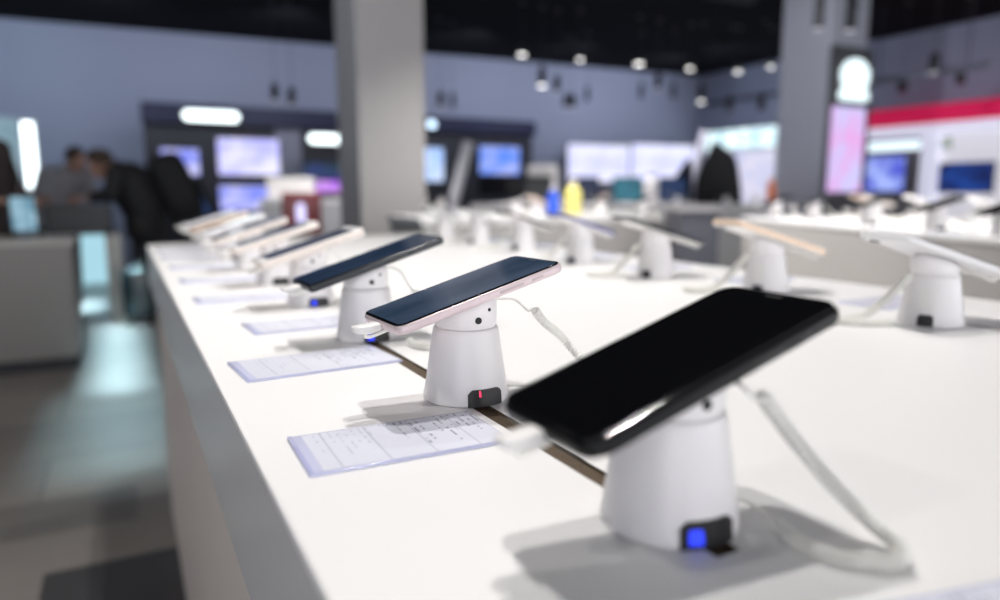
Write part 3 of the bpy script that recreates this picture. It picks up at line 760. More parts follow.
# purple and blue lit display next to the pillar
tv_px('purple lit display low beside the tall pillar', (312, 180, 348, 193), YB-0.40, emit('purple_display', (0.42, 0.10, 0.95, 1), 0.9, (0.85, 0.45, 1.0, 1), scale=2))
tv_px('dark teal and blue display above the purple one beside the pillar', (303, 163, 347, 180), YB-0.33, emit('dark_blue_display', (0.005, 0.06, 0.10, 1), 0.5, (0.02, 0.05, 0.35, 1), scale=2))
# wide video wall
VW = emit('white_blue_video_wall', (0.60, 0.62, 1.0, 1), 1.1, (0.80, 0.81, 1.0, 1), scale=3)
YV = wall_y(8.5)-0.35
tv_px('left half of the wide pale screens on the back wall', (567, 144, 630, 183), YV, VW, 'wide pale screens on the back wall', wallback=0.24)
tv_px('right half of the wide pale screens on the back wall', (631, 144, 694, 183), YV-0.07, VW, 'wide pale screens on the back wall', wallback=0.24)
# right wall: white lettering panel
XW = 10.9
def panel_x(name, label, r, X, m, cat, depth=0.05, group=None, frame=BEZ_B, back=None):
    """lit panel on the right wall, facing -X"""
    a = on_x(r[0], (r[1]+r[3])/2, X); b = on_x(r[2], (r[1]+r[3])/2, X)
    mid = (r[0]+r[2])/2; t = on_x(mid, r[1], X); u = on_x(mid, r[3], X)
    o = thing(name, label, cat, (X, (a.y+b.y)/2, (t.z+u.z)/2), 0, group)
    w = abs(a.y-b.y); h = t.z-u.z
    bm = new_bm(); add_box(bm, (0, -w/2, -h/2), (depth, w/2, h/2), 0.004); obj('housing', bm, frame, o)
    bm = new_bm(); add_box(bm, (-0.004, -w/2+0.01, -h/2+0.01), (-0.0002, w/2-0.01, h/2-0.01)); obj('lit_panel', bm, m, o)
    return o
WHF = mat('white_frame', (0.75, 0.76, 0.8, 1), 0.4)
panel_x('lit_sign', 'long cyan-white lit sign high on the right wall, left of the lit dome sign', (705, 128, 787, 149), XW-0.06, emit('cyan_white_sign', (0.22, 0.42, 0.52, 1), 1.5, (0.85, 1, 1, 1), scale=7), 'sign', frame=WHF)
panel_x('light_wall', 'large glowing white display wall below the cyan-white sign', (704, 150, 787, 204), XW-0.06, emit('white_light_wall', (0.66, 0.68, 0.95, 1), 0.85, (0.85, 0.83, 1, 1), scale=4), 'display wall', frame=WHF)
# shop front with the red canopy
XS = 10.35
shop = thing('shop_front', 'white shop front with a red fascia at the right border', 'shop front', (XS, 6.2, 0))
def sx(px, py): P = on_x(px, py, XS); return P.y-6.2, P.z
y0, zt = sx(870, 112); y0b, zb = sx(870, 129); y1 = sx(1010, 104)[0]-1.6
REDM = emit('red_fascia', (0.78, 0.012, 0.10, 1), 0.4, base=(0.62, 0.01, 0.075, 1))
bm = new_bm(); add_box(bm, (-0.10, y1, zb), (0.35, y0, zt), 0.02); obj('red_fascia', bm, REDM, shop)
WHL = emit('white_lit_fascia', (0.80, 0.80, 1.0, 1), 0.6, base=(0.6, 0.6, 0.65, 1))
z2 = sx(870, 139)[1]
bm = new_bm(); add_box(bm, (-0.06, y1, z2), (0.30, y0, zb-0.001), 0.006); obj('white_fascia', bm, WHL, shop)
ya, _ = sx(921, 170); yb, _ = sx(936, 170)
bm = new_bm(); add_box(bm, (-0.04, yb, 0.02), (0.25, ya, z2-0.001), 0.004); obj('white_post', bm, WHL, shop)
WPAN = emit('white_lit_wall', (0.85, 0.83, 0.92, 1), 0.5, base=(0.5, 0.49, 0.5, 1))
bm = new_bm(); add_box(bm, (0.10, y1, 0.02), (0.25, yb-0.001, z2-0.001)); obj('white_wall_panel', bm, WPAN, shop)
bm = new_bm(); add_box(bm, (0.16, ya+0.001, 0.02), (0.25, y0, z2-0.001)); obj('grey_wall_panel', bm, mat('grey_shop_panel', (0.30, 0.28, 0.29, 1), 0.6), shop)
panel_x('lit_sign', 'pale lit strip sign under the red fascia', (868, 141, 921, 151), XS-0.10, emit('pale_strip_sign', (0.78, 0.92, 1.0, 1), 1.4), 'sign', frame=WHF)
panel_x('wall_screen', 'blue and white screen left of the white shop post', (866, 156, 905, 192), XS+0.06, emit('royal_blue_screen', (0.06, 0.08, 0.62, 1), 1.0, (0.40, 0.50, 1.0, 1), scale=2.6), 'screen')
panel_x('wall_screen', 'dark blue screen on the white shop wall at the right border', (938, 162, 993, 193), XS+0.03, emit('dark_blue_tv', (0.002, 0.008, 0.09, 1), 0.8, (0.008, 0.06, 0.34, 1), scale=3), 'screen')
panel_x('wall_poster', 'small poster with yellow and blue stripes above the dark blue screen', (941, 136, 953, 149), XS+0.04, emit('striped_poster', (0.75, 0.70, 0.25, 1), 0.7, (0.30, 0.45, 0.75, 1), scale=4), 'poster', frame=WHF)

# lit dome sign and poster on the right pillar
DPM = mat('dark_sign_panel', (0.05, 0.052, 0.058, 1), 0.5)
YP = 5.44
P, w, h = box_between(829, 46, 869, 200, YP)
o = thing('advert_totem', 'dark advertising panel with a lit dome and a pink poster on the right pillar', 'advert', (P.x, YP, 0))
bm = new_bm(); add_box(bm, (-w/2, 0, P.z-h/2), (w/2, 0.05, P.z+h/2), 0.006); obj('back_panel', bm, DPM, o)
bm = new_bm(); add_box(bm, (-w/2+0.05, 0.004, 0.001), (w/2-0.05, 0.048, P.z-h/2+0.002)); obj('foot', bm, DPM, o)
P2, w2, h2 = box_between(829, 107, 861, 192, YP)
bm = new_bm(); add_box(bm, (P2.x-P.x-w2/2, -0.03, P2.z-h2/2), (P2.x-P.x+w2/2, -0.0005, P2.z+h2/2), 0.004)
obj('pink_poster', bm, emit('pink_purple_poster', (0.85, 0.42, 0.85, 1), 0.95, (0.66, 0.62, 1.0, 1), scale=2.5), o)
P3, w3, h3 = box_between(840, 59, 867, 101, YP)
dome = []
for t in range(-28, 209, 12):
    a = math.radians(t); dome.append((math.cos(a)*0.5, 0.10+0.40*math.sin(a)))
dome += [(-0.40, -0.14), (-0.42, -0.22), (-0.52, -0.34), (-0.52, -0.46), (-0.40, -0.50), (0.40, -0.50), (0.52, -0.46), (0.52, -0.34), (0.42, -0.22), (0.40, -0.14)]
bm = new_bm(); add_prism(bm, [(P3.x-P.x+x*w3, P3.z+z*h3) for x, z in dome], -0.035, -0.0005)
obj('lit_dome', bm, emit('white_cyan_dome', (0.80, 0.96, 1.0, 1), 1.5), o)

# tall lit tube and pale lit board at the left
YL = 10.6
P, w, h = box_between(24, 122, 36, 188, YL)
o = thing('light_column', 'tall bright white light column near the left border', 'light', (P.x, YL, 0))
bm = new_bm(); add_box(bm, (-w/2, -0.03, P.z-h/2), (w/2, 0.03, P.z+h/2), 0.012); obj('lit_tube', bm, emit('bright_light_column', (0.86, 0.97, 1, 1), 3.2), o)
bm = new_bm(); add_box(bm, (-w/2-0.02, 0.0305, 0.001), (w/2+0.02, 0.07, P.z+h/2+0.02), 0.004); obj('mount', bm, METAL_PALE, o)
P, w, h = box_between(-14, 118, 20, 186, 10.75)
o = thing('light_board', 'pale blue glowing board at the left border beside the light column', 'display board', (P.x, 10.75, 0))
bm = new_bm(); add_box(bm, (-w/2, -0.02, P.z-h/2), (w/2, 0.02, P.z+h/2), 0.005); obj('glowing_board', bm, emit('pale_blue_board', (0.30, 0.50, 0.62, 1), 0.55, (0.5, 0.72, 0.85, 1), scale=2), o)
bm = new_bm(); add_box(bm, (-w/2+0.1, 0.0205, 0.001), (w/2-0.1, 0.05, P.z)); obj('stand_post', bm, METAL_PALE, o)
# low lit cabinet far behind, seen under the dark-topped table
P, w, h = box_between(75, 232, 108, 284, 9.9)
o = thing('light_cabinet', 'low cyan-white glowing cabinet seen under the dark-topped table', 'cabinet', (P.x, 9.9, 0))
bm = new_bm(); add_box(bm, (-w/2-0.02, 0, 0.03), (w/2+0.02, 0.4, P.z+h/2+0.03), 0.01); obj('cabinet_body', bm, WHF, o)
bm = new_bm(); add_box(bm, (-w/2, -0.012, P.z-h/2), (w/2, -0.0005, P.z+h/2)); obj('lit_front', bm, emit('cyan_cabinet_glow', (0.46, 0.78, 0.90, 1), 0.85), o)
bm = new_bm(); add_box(bm, (-w/2+0.05, 0.03, 0.001), (w/2-0.05, 0.37, 0.0295)); obj('toe_kick', bm, TOE, o)

# dark-topped table the person in black leans on
DKT = mat('dark_tabletop', (0.035, 0.036, 0.042, 1), 0.45, noise=0.08)
zt = on_y(80, 205, 6.75).z; zb = on_y(80, 235, 6.75).z
xa = on_y(45, 220, 6.75).x; xb = on_y(112, 220, 6.75).x
o = thing('work_table', 'small table with a thick dark top and pale leg, under the leaning person', 'table', ((xa+xb)/2, 6.75, 0))
hw = (xb-xa)/2
bm = new_bm(); add_box(bm, (-hw, 0, zb), (hw, 0.55, zt), 0.02); obj('dark_top', bm, DKT, o)
LEGM = mat('pale_panel_leg', (0.55, 0.53, 0.50, 1), 0.5)
for s in (-1, 1):
    bm = new_bm(); x_ = hw+0.055 if s > 0 else -hw+0.02; add_box(bm, (x_-0.12, 0.02, 0.001), (x_, 0.50, zb-0.0005), 0.004); obj('panel_leg', bm, LEGM, o)

# ------------------------------------------------------------------ objects standing on the background counters
def depth_xy(px, d): P = at_d(px, 193, d); return P.x, P.y
def y_xy(px, Y): P = on_y(px, 193, Y); return P.x, P.y
def y_depth(px, Y): return (on_y(px, 193, Y)-_eye).dot(_fw)
def front_d(px): return 7.62+0.6*(px-470)/330
def laptop(label, px0, px1, py0, d, m, ztop, group='laptops and monitors on the grey counter', lean=0.18):
    cxp = (px0+px1)/2; x, y = depth_xy(cxp, d); w = (px1-px0)/F*d
    h = 0.30*w/0.42 if py0 is None else (at_d(cxp, py0, d).z-(T+ztop))
    o = thing('laptop', label, 'laptop', (x, y, T+ztop+0.0002), -YAW-math.atan((cxp-500)/F)*0.6, group)
    bm = new_bm(); add_slab(bm, w, w*0.66, 0.012, 0, 0.016, 0.004); obj('keyboard_base', bm, METAL_PALE, o).location.y = -w*0.33
    lid = obj('screen_lid', add_box(new_bm(), (-w/2, 0, 0.0), (w/2, 0.012, h), 0.004), BEZ_B, o)
    lid.location = (0, 0.002, 0.0165); lid.rotation_euler = (-lean, 0, 0)
    obj('lit_display', add_box(new_bm(), (-w/2+0.012, -0.0015, 0.012), (w/2-0.012, -0.0002, h-0.012)), m, lid)
    return o
NAVYS = emit('navy_laptop_screen', (0.002, 0.012, 0.06, 1), 0.8)
TEALS = emit('teal_laptop_screen', (0.0, 0.11, 0.17, 1), 0.9, (0.01, 0.18, 0.26, 1), scale=2)
DKS = emit('near_black_laptop_screen', (0.004, 0.008, 0.016, 1), 0.5)
BLUS = emit('deep_blue_laptop_screen', (0.006, 0.03, 0.11, 1), 0.8)
laptop('laptop with a near-black screen, left end of the grey counter', 524, 552, 177, front_d(538)+0.42, DKS, ZC)
laptop('laptop with a navy screen, below the left wide pale screen', 569, 599, 178, front_d(584)+0.52, NAVYS, ZC)
laptop('laptop with a teal screen in the middle of the grey counter', 613, 642, 178, front_d(627)+0.52, TEALS, ZC)
laptop('laptop with a deep blue screen, left of the black bag', 659, 686, 178, front_d(672)+0.52, BLUS, ZC)
# black pointed bag and its dark neighbour
BAGM = mat('black_bag_cloth', (0.006, 0.006, 0.008, 1), 0.8, noise=0.2, nscale=20)
def draped(name, label, prof, d, ztop, thick, m, cat, cpx):
    """soft bag: stacked rounded sections following the outline (px left, px right, py)"""
    x, y = depth_xy(cpx, d)
    o = thing(name, label, cat, (x, y, T+ztop+0.0003), -YAW-math.atan((cpx-500)/F))
    bm = new_bm(); rings = []
    for (l, r, py) in prof:
        z = max(0.0, at_d(cpx, py, d).z-(T+ztop)); hw_ = (r-l)/2/F*d; c = ((l+r)/2-cpx)/F*d
        tk = thick*min(1.0, 0.35+hw_/0.25)
        rings.append([bm.verts.new((c+hw_*math.copysign(abs(math.cos(a))**0.7, math.cos(a)), tk/2*math.copysign(abs(math.sin(a))**0.7, math.sin(a)), z)) for a in [2*PI*k/20+0.02 for k in range(20)]])
    for a, b in zip(rings, rings[1:]):
        for k in range(20): bm.faces.new((a[k], a[(k+1) % 20], b[(k+1) % 20], b[k]))
    bm.faces.new(list(reversed(rings[0]))); bm.faces.new(rings[-1])
    obj('bag_body', bm, m, o, 60); return o
b_ = draped('black_bag', 'black pointed bag standing on the grey counter before the glowing wall', [(695, 741, 206), (695, 740, 190), (696, 738, 178), (700, 736, 167), (705, 733, 157), (708, 725, 150), (711, 714, 142)], front_d(717)+0.42, ZC, 0.26, BAGM, 'bag', 717)
bm = new_bm(); add_tube(bm, spline([(-0.10, -0.14, 0.30), (-0.08, -0.19, 0.22), (-0.07, -0.19, 0.10), (-0.09, -0.14, 0.02)], 6), 0.014, 6); obj('shoulder_strap', bm, BAGM, b_)
b_ = draped('dark_bag', 'small dark slanted bag beside the black pointed bag', [(668, 692, 206), (667, 692, 192), (674, 692, 178), (680, 691, 168), (685, 690, 160)], front_d(681)+0.70, ZC, 0.14, mat('dark_navy_cloth', (0.008, 0.011, 0.022, 1), 0.8), 'bag', 681)
bm = new_bm(); add_tube(bm, spline([(0.06, 0, 0.42), (0.09, 0, 0.47), (0.12, 0, 0.40)], 6), 0.008, 6); obj('handle', bm, BAGM, b_)
# leaning white post by the bag
def bar_between(name, label, pa, pb, d, w, m, cat, foot=True):
    a = at_d(*pa, d); b = at_d(*pb, d)
    o = thing(name, label, cat, (b.x, b.y, 0))
    bm = new_bm(); add_tube(bm, [a-Vector((b.x, b.y, 0)), b-Vector((b.x, b.y, 0))], w, 10); obj('slanted_post', bm, m, o, 60)
    bm = new_bm(); add_tube(bm, [(0, 0, 0.012), (0, 0, b.z)], w*0.8, 10); add_lathe(bm, [(0.16, 0.001), (0.16, 0.012), (0.05, 0.02)], 20); obj('foot', bm, m, o, 40)
    return o
bar_between('slanted_display_post', 'slanted pale post leaning to the right beside the black pointed bag', (705, 132), (688, 196), 9.6, 0.055, mat('pale_lilac_post', (0.55, 0.56, 0.68, 1), 0.5), 'post')
bar_between('slanted_display_post', 'slanted grey panel post in front of the right booth', (468, 142), (454, 200), 8.8, 0.07, mat('grey_lilac_post', (0.50, 0.50, 0.54, 1), 0.5), 'post')

def bottle(label, px, py0, py1, d, wpx, m, capm, name='bottle', group=None, cat='bottle', ztop=None):
    x, y = depth_xy(px, d); zt_ = at_d(px, py0, d).z; zb_ = at_d(px, py1, d).z if ztop is None else T+ztop
    h_ = zt_-zb_; r_ = wpx/2/F*d
    o = thing(name, label, cat, (x, y, zb_+0.0003), 0, group)
    bm = new_bm(); add_lathe(bm, [(r_*0.9, 0), (r_, h_*0.04), (r_, h_*0.62), (r_*0.8, h_*0.74), (r_*0.42, h_*0.82), (r_*0.42, h_*0.90)], 20); obj('bottle_body', bm, m, o, 40)
    bm = new_bm(); add_lathe(bm, [(r_*0.48, h_*0.9005), (r_*0.48, h_*0.99), (r_*0.4, h_)], 16); obj('cap', bm, capm, o, 40)
    return o
ZTA = T+ZA
bottle('blue bottle on the low counter, left of the yellow one', 553, 187, 205, y_depth(553, 4.70), 12, mat('blue_bottle_plastic', (0.02, 0.10, 0.75, 1), 0.3), PLASTIC, group='bottles on the low counter', ztop=ZA)
bottle('yellow bottle on the low counter, above the indigo phone', 573, 180, 209, y_depth(573, 4.62), 17, mat('yellow_bottle_plastic', (0.85, 0.76, 0.22, 1), 0.3), PLASTIC, group='bottles on the low counter', ztop=ZA)
# white display heads on the low and pale counters (blurred phone stands)
for k, (px, d, ZZ, txt) in enumerate([(516, y_depth(516, 4.6), ZA, 'left of the blue bottle on the low counter'), (601, y_depth(601, 4.6), ZA, 'right of the yellow bottle on the low counter'), (643, y_depth(643, 4.62), ZA, 'at the right end of the low counter'), (536, y_depth(536, 4.85), ZA, 'beside the blue bottle on the low counter'),
                               (424, 6.8, 0.03, 'at the left of the pale counter by the pillar'), (441, 6.8, 0.03, 'at the right of the pale counter by the pillar'),
                               (560, front_d(560)+0.10, ZC, 'right of the near-black laptop'), (604, front_d(604)+0.12, ZC, 'between the navy and teal laptops'), (678, front_d(678)+0.12, ZC, 'before the deep blue laptop'), (726, front_d(726)+0.10, ZC, 'in front of the black pointed bag'), (757, front_d(757)+0.2, ZC, 'on the right part of the grey counter')]):
    x, y = depth_xy(px, d)
    a = -YAW+PI*(k % 2)+0.3*k
    st_ = make_stand('small white phone stand '+txt, (x, y, T+ZZ+0.0001), a, 'phone stands on the background counters', coil='facing', plain=True)
    s_c = 1.35 if ZZ == ZA else 1.1
    st_.scale = (s_c,)*3
    make_phone('phone on the small stand '+txt, (x, y, T+ZZ+0.0001), a, 'phones on the background counters', body=['white', 'graphite', 'white', 'gold'][k % 4], screen=SCR_DARK, sc=s_c)
# orange container on the grey counter and white tub
bottle('orange bottle at the right end of the grey counter', 771, 176, 200, front_d(771)+0.15, 9, mat('orange_bottle_plastic', (0.75, 0.22, 0.10, 1), 0.4), PLASTIC, ztop=ZC, group='bottles on the grey counter')
bottle('white bottle on the grey counter in front of the teal laptop', 651, 172, 200, front_d(651)+0.30, 14, PLASTIC, PLUGM, ztop=ZC, group='bottles on the grey counter')
# router-like white boxes
def white_box(label, r, d, ztop, m=PLASTIC, lid=PLUGM):
    cxp = (r[0]+r[2])/2; x, y = depth_xy(cxp, d); w = (r[2]-r[0])/F*d; h_ = at_d(cxp, r[1], d).z-(T+ztop)
    o = thing('product_box', label, 'box', (x, y, T+ztop+0.0003), -YAW, 'product boxes on the counters')
    bm = new_bm(); add_box(bm, (-w/2, -0.1, 0), (w/2, 0.1, h_*0.7), 0.01); obj('box_body', bm, m, o)
    bm = new_bm(); add_box(bm, (-w/2-0.004, -0.104, h_*0.7+0.0004), (w/2+0.004, 0.104, h_), 0.008); obj('lid', bm, lid, o)
    return o
white_box('white product box standing behind the near-black laptop', (528, 166, 556, 200), front_d(542)+0.69, ZC)
white_box('white product box behind the red light stand', (270, 178, 314, 200), 8.32, 0.10)
# red stand with a glowing pill
RED = mat('dark_red_plastic', (0.30, 0.014, 0.022, 1), 0.35, coat=0.3)
x, y = depth_xy(301, 7.2)
zt_ = at_d(301, 192, 7.2).z
o = thing('red_light_stand', 'dark red display case with a glowing white pill on its front', 'display case', (x, y, 0), -YAW-math.atan((301-500)/F))
wr_ = 38/F*7.2
bm = new_bm(); add_slab(bm, wr_, 0.30, 0.03, zt_-0.42, zt_, 0.02); obj('case_body', bm, RED, o, 40)
bm = new_bm(); add_slab(bm, wr_*0.6, 0.2, 0.02, 0.02, zt_-0.4205); add_slab(bm, wr_*0.9, 0.3, 0.03, 0.001, 0.02); obj('pedestal', bm, GREYF, o)
za, zb_ = at_d(300, 203, 7.1).z, at_d(300, 223, 7.1).z
bm = new_bm(); add_slab(bm, 8/F*7.1, za-zb_, 4/F*7.1, 0, 0.02, 0.004)
for v in bm.verts: v.co = Vector((v.co.x, v.co.z, v.co.y))
gl = obj('glowing_pill', bm, emit('lavender_pill_light', (0.66, 0.64, 1, 1), 1.5), o); gl.location = (-0.01, -0.171, (za+zb_)/2)

# ------------------------------------------------------------------ dark rounded suitcase on the floor
P = at(131, 316, -T); x, y = P.x, P.y
d_ = (P-_eye).dot(_fw)
zt_ = at_d(131, 262, d_).z
o = thing('suitcase', 'dark teal rounded suitcase standing on the floor beside the leaning person', 'suitcase', (x+0.075, y-0.45, 0), -0.1)
ws = 28/F*d_
SUIT = mat('dark_teal_shell', (0.018, 0.042, 0.052, 1), 0.25, coat=0.4)
bm = new_bm(); add_slab(bm, ws, 0.24, 0.07, 0.05, zt_, 0.06, 8, 6); obj('shell', bm, SUIT, o, 60)
for sx_ in (-1, 1):
    for sy_ in (-1, 1):
        bm = new_bm(); add_lathe(bm, [(0.018, 0.001), (0.024, 0.012), (0.024, 0.035), (0.014, 0.0495)], 14, sx_*ws*0.33, sy_*0.07); obj('wheel', bm, BLACKP, o, 40)
bm = new_bm(); add_tube(bm, spline([(-0.07, 0, zt_+0.0005), (-0.06, 0, zt_+0.03), (0.06, 0, zt_+0.03), (0.07, 0, zt_+0.0005)], 6), 0.009, 8); obj('handle', bm, BLACKP, o, 60)

# ------------------------------------------------------------------ people
def add_capsule(bm, a, b, ra, rb, n=14, flat=1.0, side=None):
    """tapered limb piece with round ends"""
    a = Vector(a); b = Vector(b); t = (b-a)
    L = t.length
    if L < 1e-6: t = Vector((0, 0, 1)); L = 1e-6
    t.normalize()
    s = (side - t*side.dot(t)).normalized() if side is not None else t.orthogonal().normalized()
    u = t.cross(s); rings = []
    st = [(-math.cos(k*PI/8)*ra, math.sin(k*PI/8)*ra, a) for k in range(1, 5)] + [(math.sin(k*PI/8)*rb, math.cos(k*PI/8)*rb, b) for k in range(0, 4)]
    for off, r, c in st:
        rings.append([bm.verts.new(c+t*off+(s*math.cos(2*PI*k/n)+u*(math.sin(2*PI*k/n)*flat))*r) for k in range(n)])
    for p, q in zip(rings, rings[1:]):
        for k in range(n): bm.faces.new((p[k], p[(k+1) % n], q[(k+1) % n], q[k]))
    v0 = bm.verts.new(a-t*ra); v1 = bm.verts.new(b+t*rb)
    for k in range(n):
        bm.faces.new((v0, rings[0][(k+1) % n], rings[0][k])); bm.faces.new((v1, rings[-1][k], rings[-1][(k+1) % n]))
def add_ball(bm, c, rx, ry, rz, M=None):
    r = bmesh.ops.create_uvsphere(bm, u_segments=16, v_segments=10, radius=1)
    for v in r['verts']:
        p = Vector((v.co.x*rx, v.co.y*ry, v.co.z*rz)); v.co = Vector(c)+((M @ p) if M else p)
def remeshed(name, bm, m, parent, vox):
    o = obj(name, bm, m, parent)
    md = o.modifiers.new('remesh', 'REMESH'); md.mode = 'VOXEL'; md.voxel_size = vox; md.use_smooth_shade = True
    sm = o.modifiers.new('smooth', 'SMOOTH'); sm.factor = 0.5; sm.iterations = 4
    return o
SKIN = mat('skin', (0.45, 0.26, 0.19, 1), 0.55, noise=0.06, nscale=30)
def hand(bm, wrist, direction, palm_n, thumb_side):
    """palm and five bent fingers; direction = where the fingers point"""
    d = direction.normalized(); n = (palm_n-d*palm_n.dot(d)).normalized(); s = d.cross(n)*thumb_side
    w = Vector(wrist)
    for k in (-1, 0, 1): add_capsule(bm, w+s*k*0.013, w+d*0.085+s*k*0.024, 0.016, 0.014, 10)
    for k, ln in zip((-1.5, -0.5, 0.5, 1.5), (0.062, 0.074, 0.080, 0.072)):
        b0 = w+d*0.088+s*k*0.020; m1 = b0+d*ln*0.45+n*0.006; m2 = m1+d*ln*0.30+n*0.016; e = m2+d*ln*0.2+n*0.018
        add_capsule(bm, b0, m1, 0.0092, 0.0088, 8); add_capsule(bm, m1, m2, 0.0088, 0.0082, 8); add_capsule(bm, m2, e, 0.0082, 0.0072, 8)
    t0 = w+d*0.025+s*0.026; t1 = t0+d*0.030+s*0.030+n*0.008; t2 = t1+d*0.032+s*0.008+n*0.012
    add_capsule(bm, t0, t1, 0.0125, 0.0105, 8); add_capsule(bm, t1, t2, 0.0105, 0.0085, 8)
def person(label, J, loc, rotz, top_m, trouser_m, hair_m, shoe_m, look, bulk=1.0):
    """J: joints in metres, facing -Y before rotation"""
    o = thing('person', label, 'person', loc, rotz)
    V = {k: Vector(v) for k, v in J.items()}
    fwd = Vector(look).normalized(); up = V['head']-V['neck']; up = (up-fwd*up.dot(fwd)).normalized(); sd = fwd.cross(up)
    M = Matrix((sd, fwd, up)).transposed()
    c = V['head']
    b = new_bm()
    def hp(x, f, u): return c+sd*x+fwd*f+up*u
    add_ball(b, hp(0, -0.005, 0.025), 0.075, 0.096, 0.098, M)         # skull
    add_ball(b, hp(0, 0.030, -0.055), 0.056, 0.062, 0.066, M)         # jaw and face
    add_ball(b, hp(0, 0.066, -0.098), 0.022, 0.020, 0.018, M)         # chin
    add_capsule(b, hp(0, 0.090, 0.004), hp(0, 0.106, -0.034), 0.009, 0.014, 8)   # nose
    add_capsule(b, hp(-0.018, 0.086, -0.066), hp(0.018, 0.086, -0.066), 0.008, 0.008, 8)  # lips
    for s in (-1, 1):
        add_ball(b, hp(s*0.031, 0.084, 0.004), 0.012, 0.008, 0.008, M)
        add_capsule(b, hp(s*0.015, 0.092, 0.022), hp(s*0.047, 0.082, 0.024), 0.008, 0.007, 8)
        add_ball(b, hp(s*0.078, -0.006, -0.010), 0.010, 0.020, 0.032, M)
    add_capsule(b, c-up*0.06-fwd*0.01, V['neck'], 0.056, 0.062)
    add_capsule(b, V['neck'], V['chest'], 0.075, 0.13)
    add_capsule(b, V['chest'], V['pelvis'], 0.145, 0.135)
    for s in ('l', 'r'):
        add_capsule(b, V['chest']*0.35+V['neck']*0.65, V['sho_'+s], 0.07, 0.060)
        add_capsule(b, V['sho_'+s], V['elb_'+s], 0.052, 0.042); add_capsule(b, V['elb_'+s], V['wri_'+s], 0.042, 0.028)
        hd = V['fin_'+s]-V['wri_'+s]
        hand(b, V['wri_'+s], hd, Vector((0, 0, -1)) if abs(hd.normalized().z) < 0.8 else Vector((0, -1, 0)), 1 if s == 'l' else -1)
        add_capsule(b, V['pelvis'], V['hip_'+s], 0.12, 0.10)
        add_capsule(b, V['hip_'+s], V['kne_'+s], 0.085, 0.058); add_capsule(b, V['kne_'+s], V['ank_'+s], 0.056, 0.038)
        add_capsule(b, V['ank_'+s]+Vector((0, 0.03, -0.03)), V['ank_'+s]+Vector((0, -0.16, -0.045)), 0.038, 0.028)
    remeshed('body', b, SKIN, o, 0.0075)
    # top: collar to hip, sleeves to the wrists
    b = new_bm(); side = (V['sho_l']-V['sho_r']).normalized()
    add_capsule(b, V['neck']-up*0.005, V['chest'], 0.082, 0.165*bulk, side=side)
    for k in (-0.6, 0, 0.6): add_capsule(b, V['chest']+side*k*0.10, V['pelvis']+side*k*0.09, 0.165*bulk, 0.155*bulk, side=side)
    for s in ('l', 'r'):
        add_capsule(b, V['chest']*0.3+V['neck']*0.7, V['sho_'+s], 0.09*bulk, 0.085*bulk)
        add_capsule(b, V['sho_'+s], V['elb_'+s], 0.078*bulk, 0.062*bulk); add_capsule(b, V['elb_'+s], V['elb_'+s].lerp(V['wri_'+s], 0.90), 0.062*bulk, 0.044)
        add_capsule(b, V['pelvis'], V['hip_'+s].lerp(V['kne_'+s], 0.25), 0.15*bulk, 0.135*bulk)
    remeshed('jacket', b, top_m, o, 0.013)
    b = new_bm()
    for s in ('l', 'r'):
        add_capsule(b, V['pelvis'], V['hip_'+s], 0.140, 0.115)
        add_capsule(b, V['hip_'+s], V['kne_'+s], 0.108, 0.078); add_capsule(b, V['kne_'+s], V['ank_'+s]+Vector((0, 0, 0.02)), 0.078, 0.062)
    remeshed('trousers', b, trouser_m, o, 0.013)
    for s in ('l', 'r'):
        b = new_bm(); a_ = V['ank_'+s]
        add_capsule(b, a_+Vector((0, 0.035, -0.045)), a_+Vector((0, -0.15, -0.050)), 0.048, 0.040)
        add_capsule(b, a_+Vector((0, 0.01, 0.0)), a_+Vector((0, 0.02, -0.04)), 0.05, 0.05)
        zmin = 0.002
        so = remeshed('shoe', b, shoe_m, o, 0.011)
    b = new_bm()
    r = bmesh.ops.create_uvsphere(b, u_segments=28, v_segments=18, radius=1)
    for v in r['verts']:
        p = v.co.copy(); f = 1.0
        if p.y > 0.25 and p.z < 0.55: f = 0.86                        # cut away over the face
        if p.z < -0.45: f *= 0.80
        q = Vector((p.x*0.088*f, p.y*0.112*f, p.z*0.108*f)); q.y -= 0.012; q.z += 0.034
        v.co = c+sd*q.x+fwd*q.y+up*q.z
    obj('hair', b, hair_m, o, 180)
    return o
BLKJ = mat('black_jacket_cloth', (0.006, 0.006, 0.008, 1), 0.75, noise=0.15, nscale=30)
BLKT = mat('dark_trouser_cloth', (0.010, 0.014, 0.018, 1), 0.8, noise=0.15, nscale=30)
GRYJ = mat('pale_grey_shirt_cloth', (0.34, 0.34, 0.37, 1), 0.8, noise=0.1, nscale=30)
NAVJ = mat('dark_brown_shirt_cloth', (0.045, 0.032, 0.032, 1), 0.8, noise=0.1, nscale=30)
BRN = mat('brown_hair', (0.040, 0.024, 0.016, 1), 0.7, noise=0.3, nscale=80)
DKH = mat('dark_hair', (0.012, 0.010, 0.010, 1), 0.6, noise=0.3, nscale=80)
SHOE = mat('black_shoe_leather', (0.008, 0.008, 0.009, 1), 0.5)
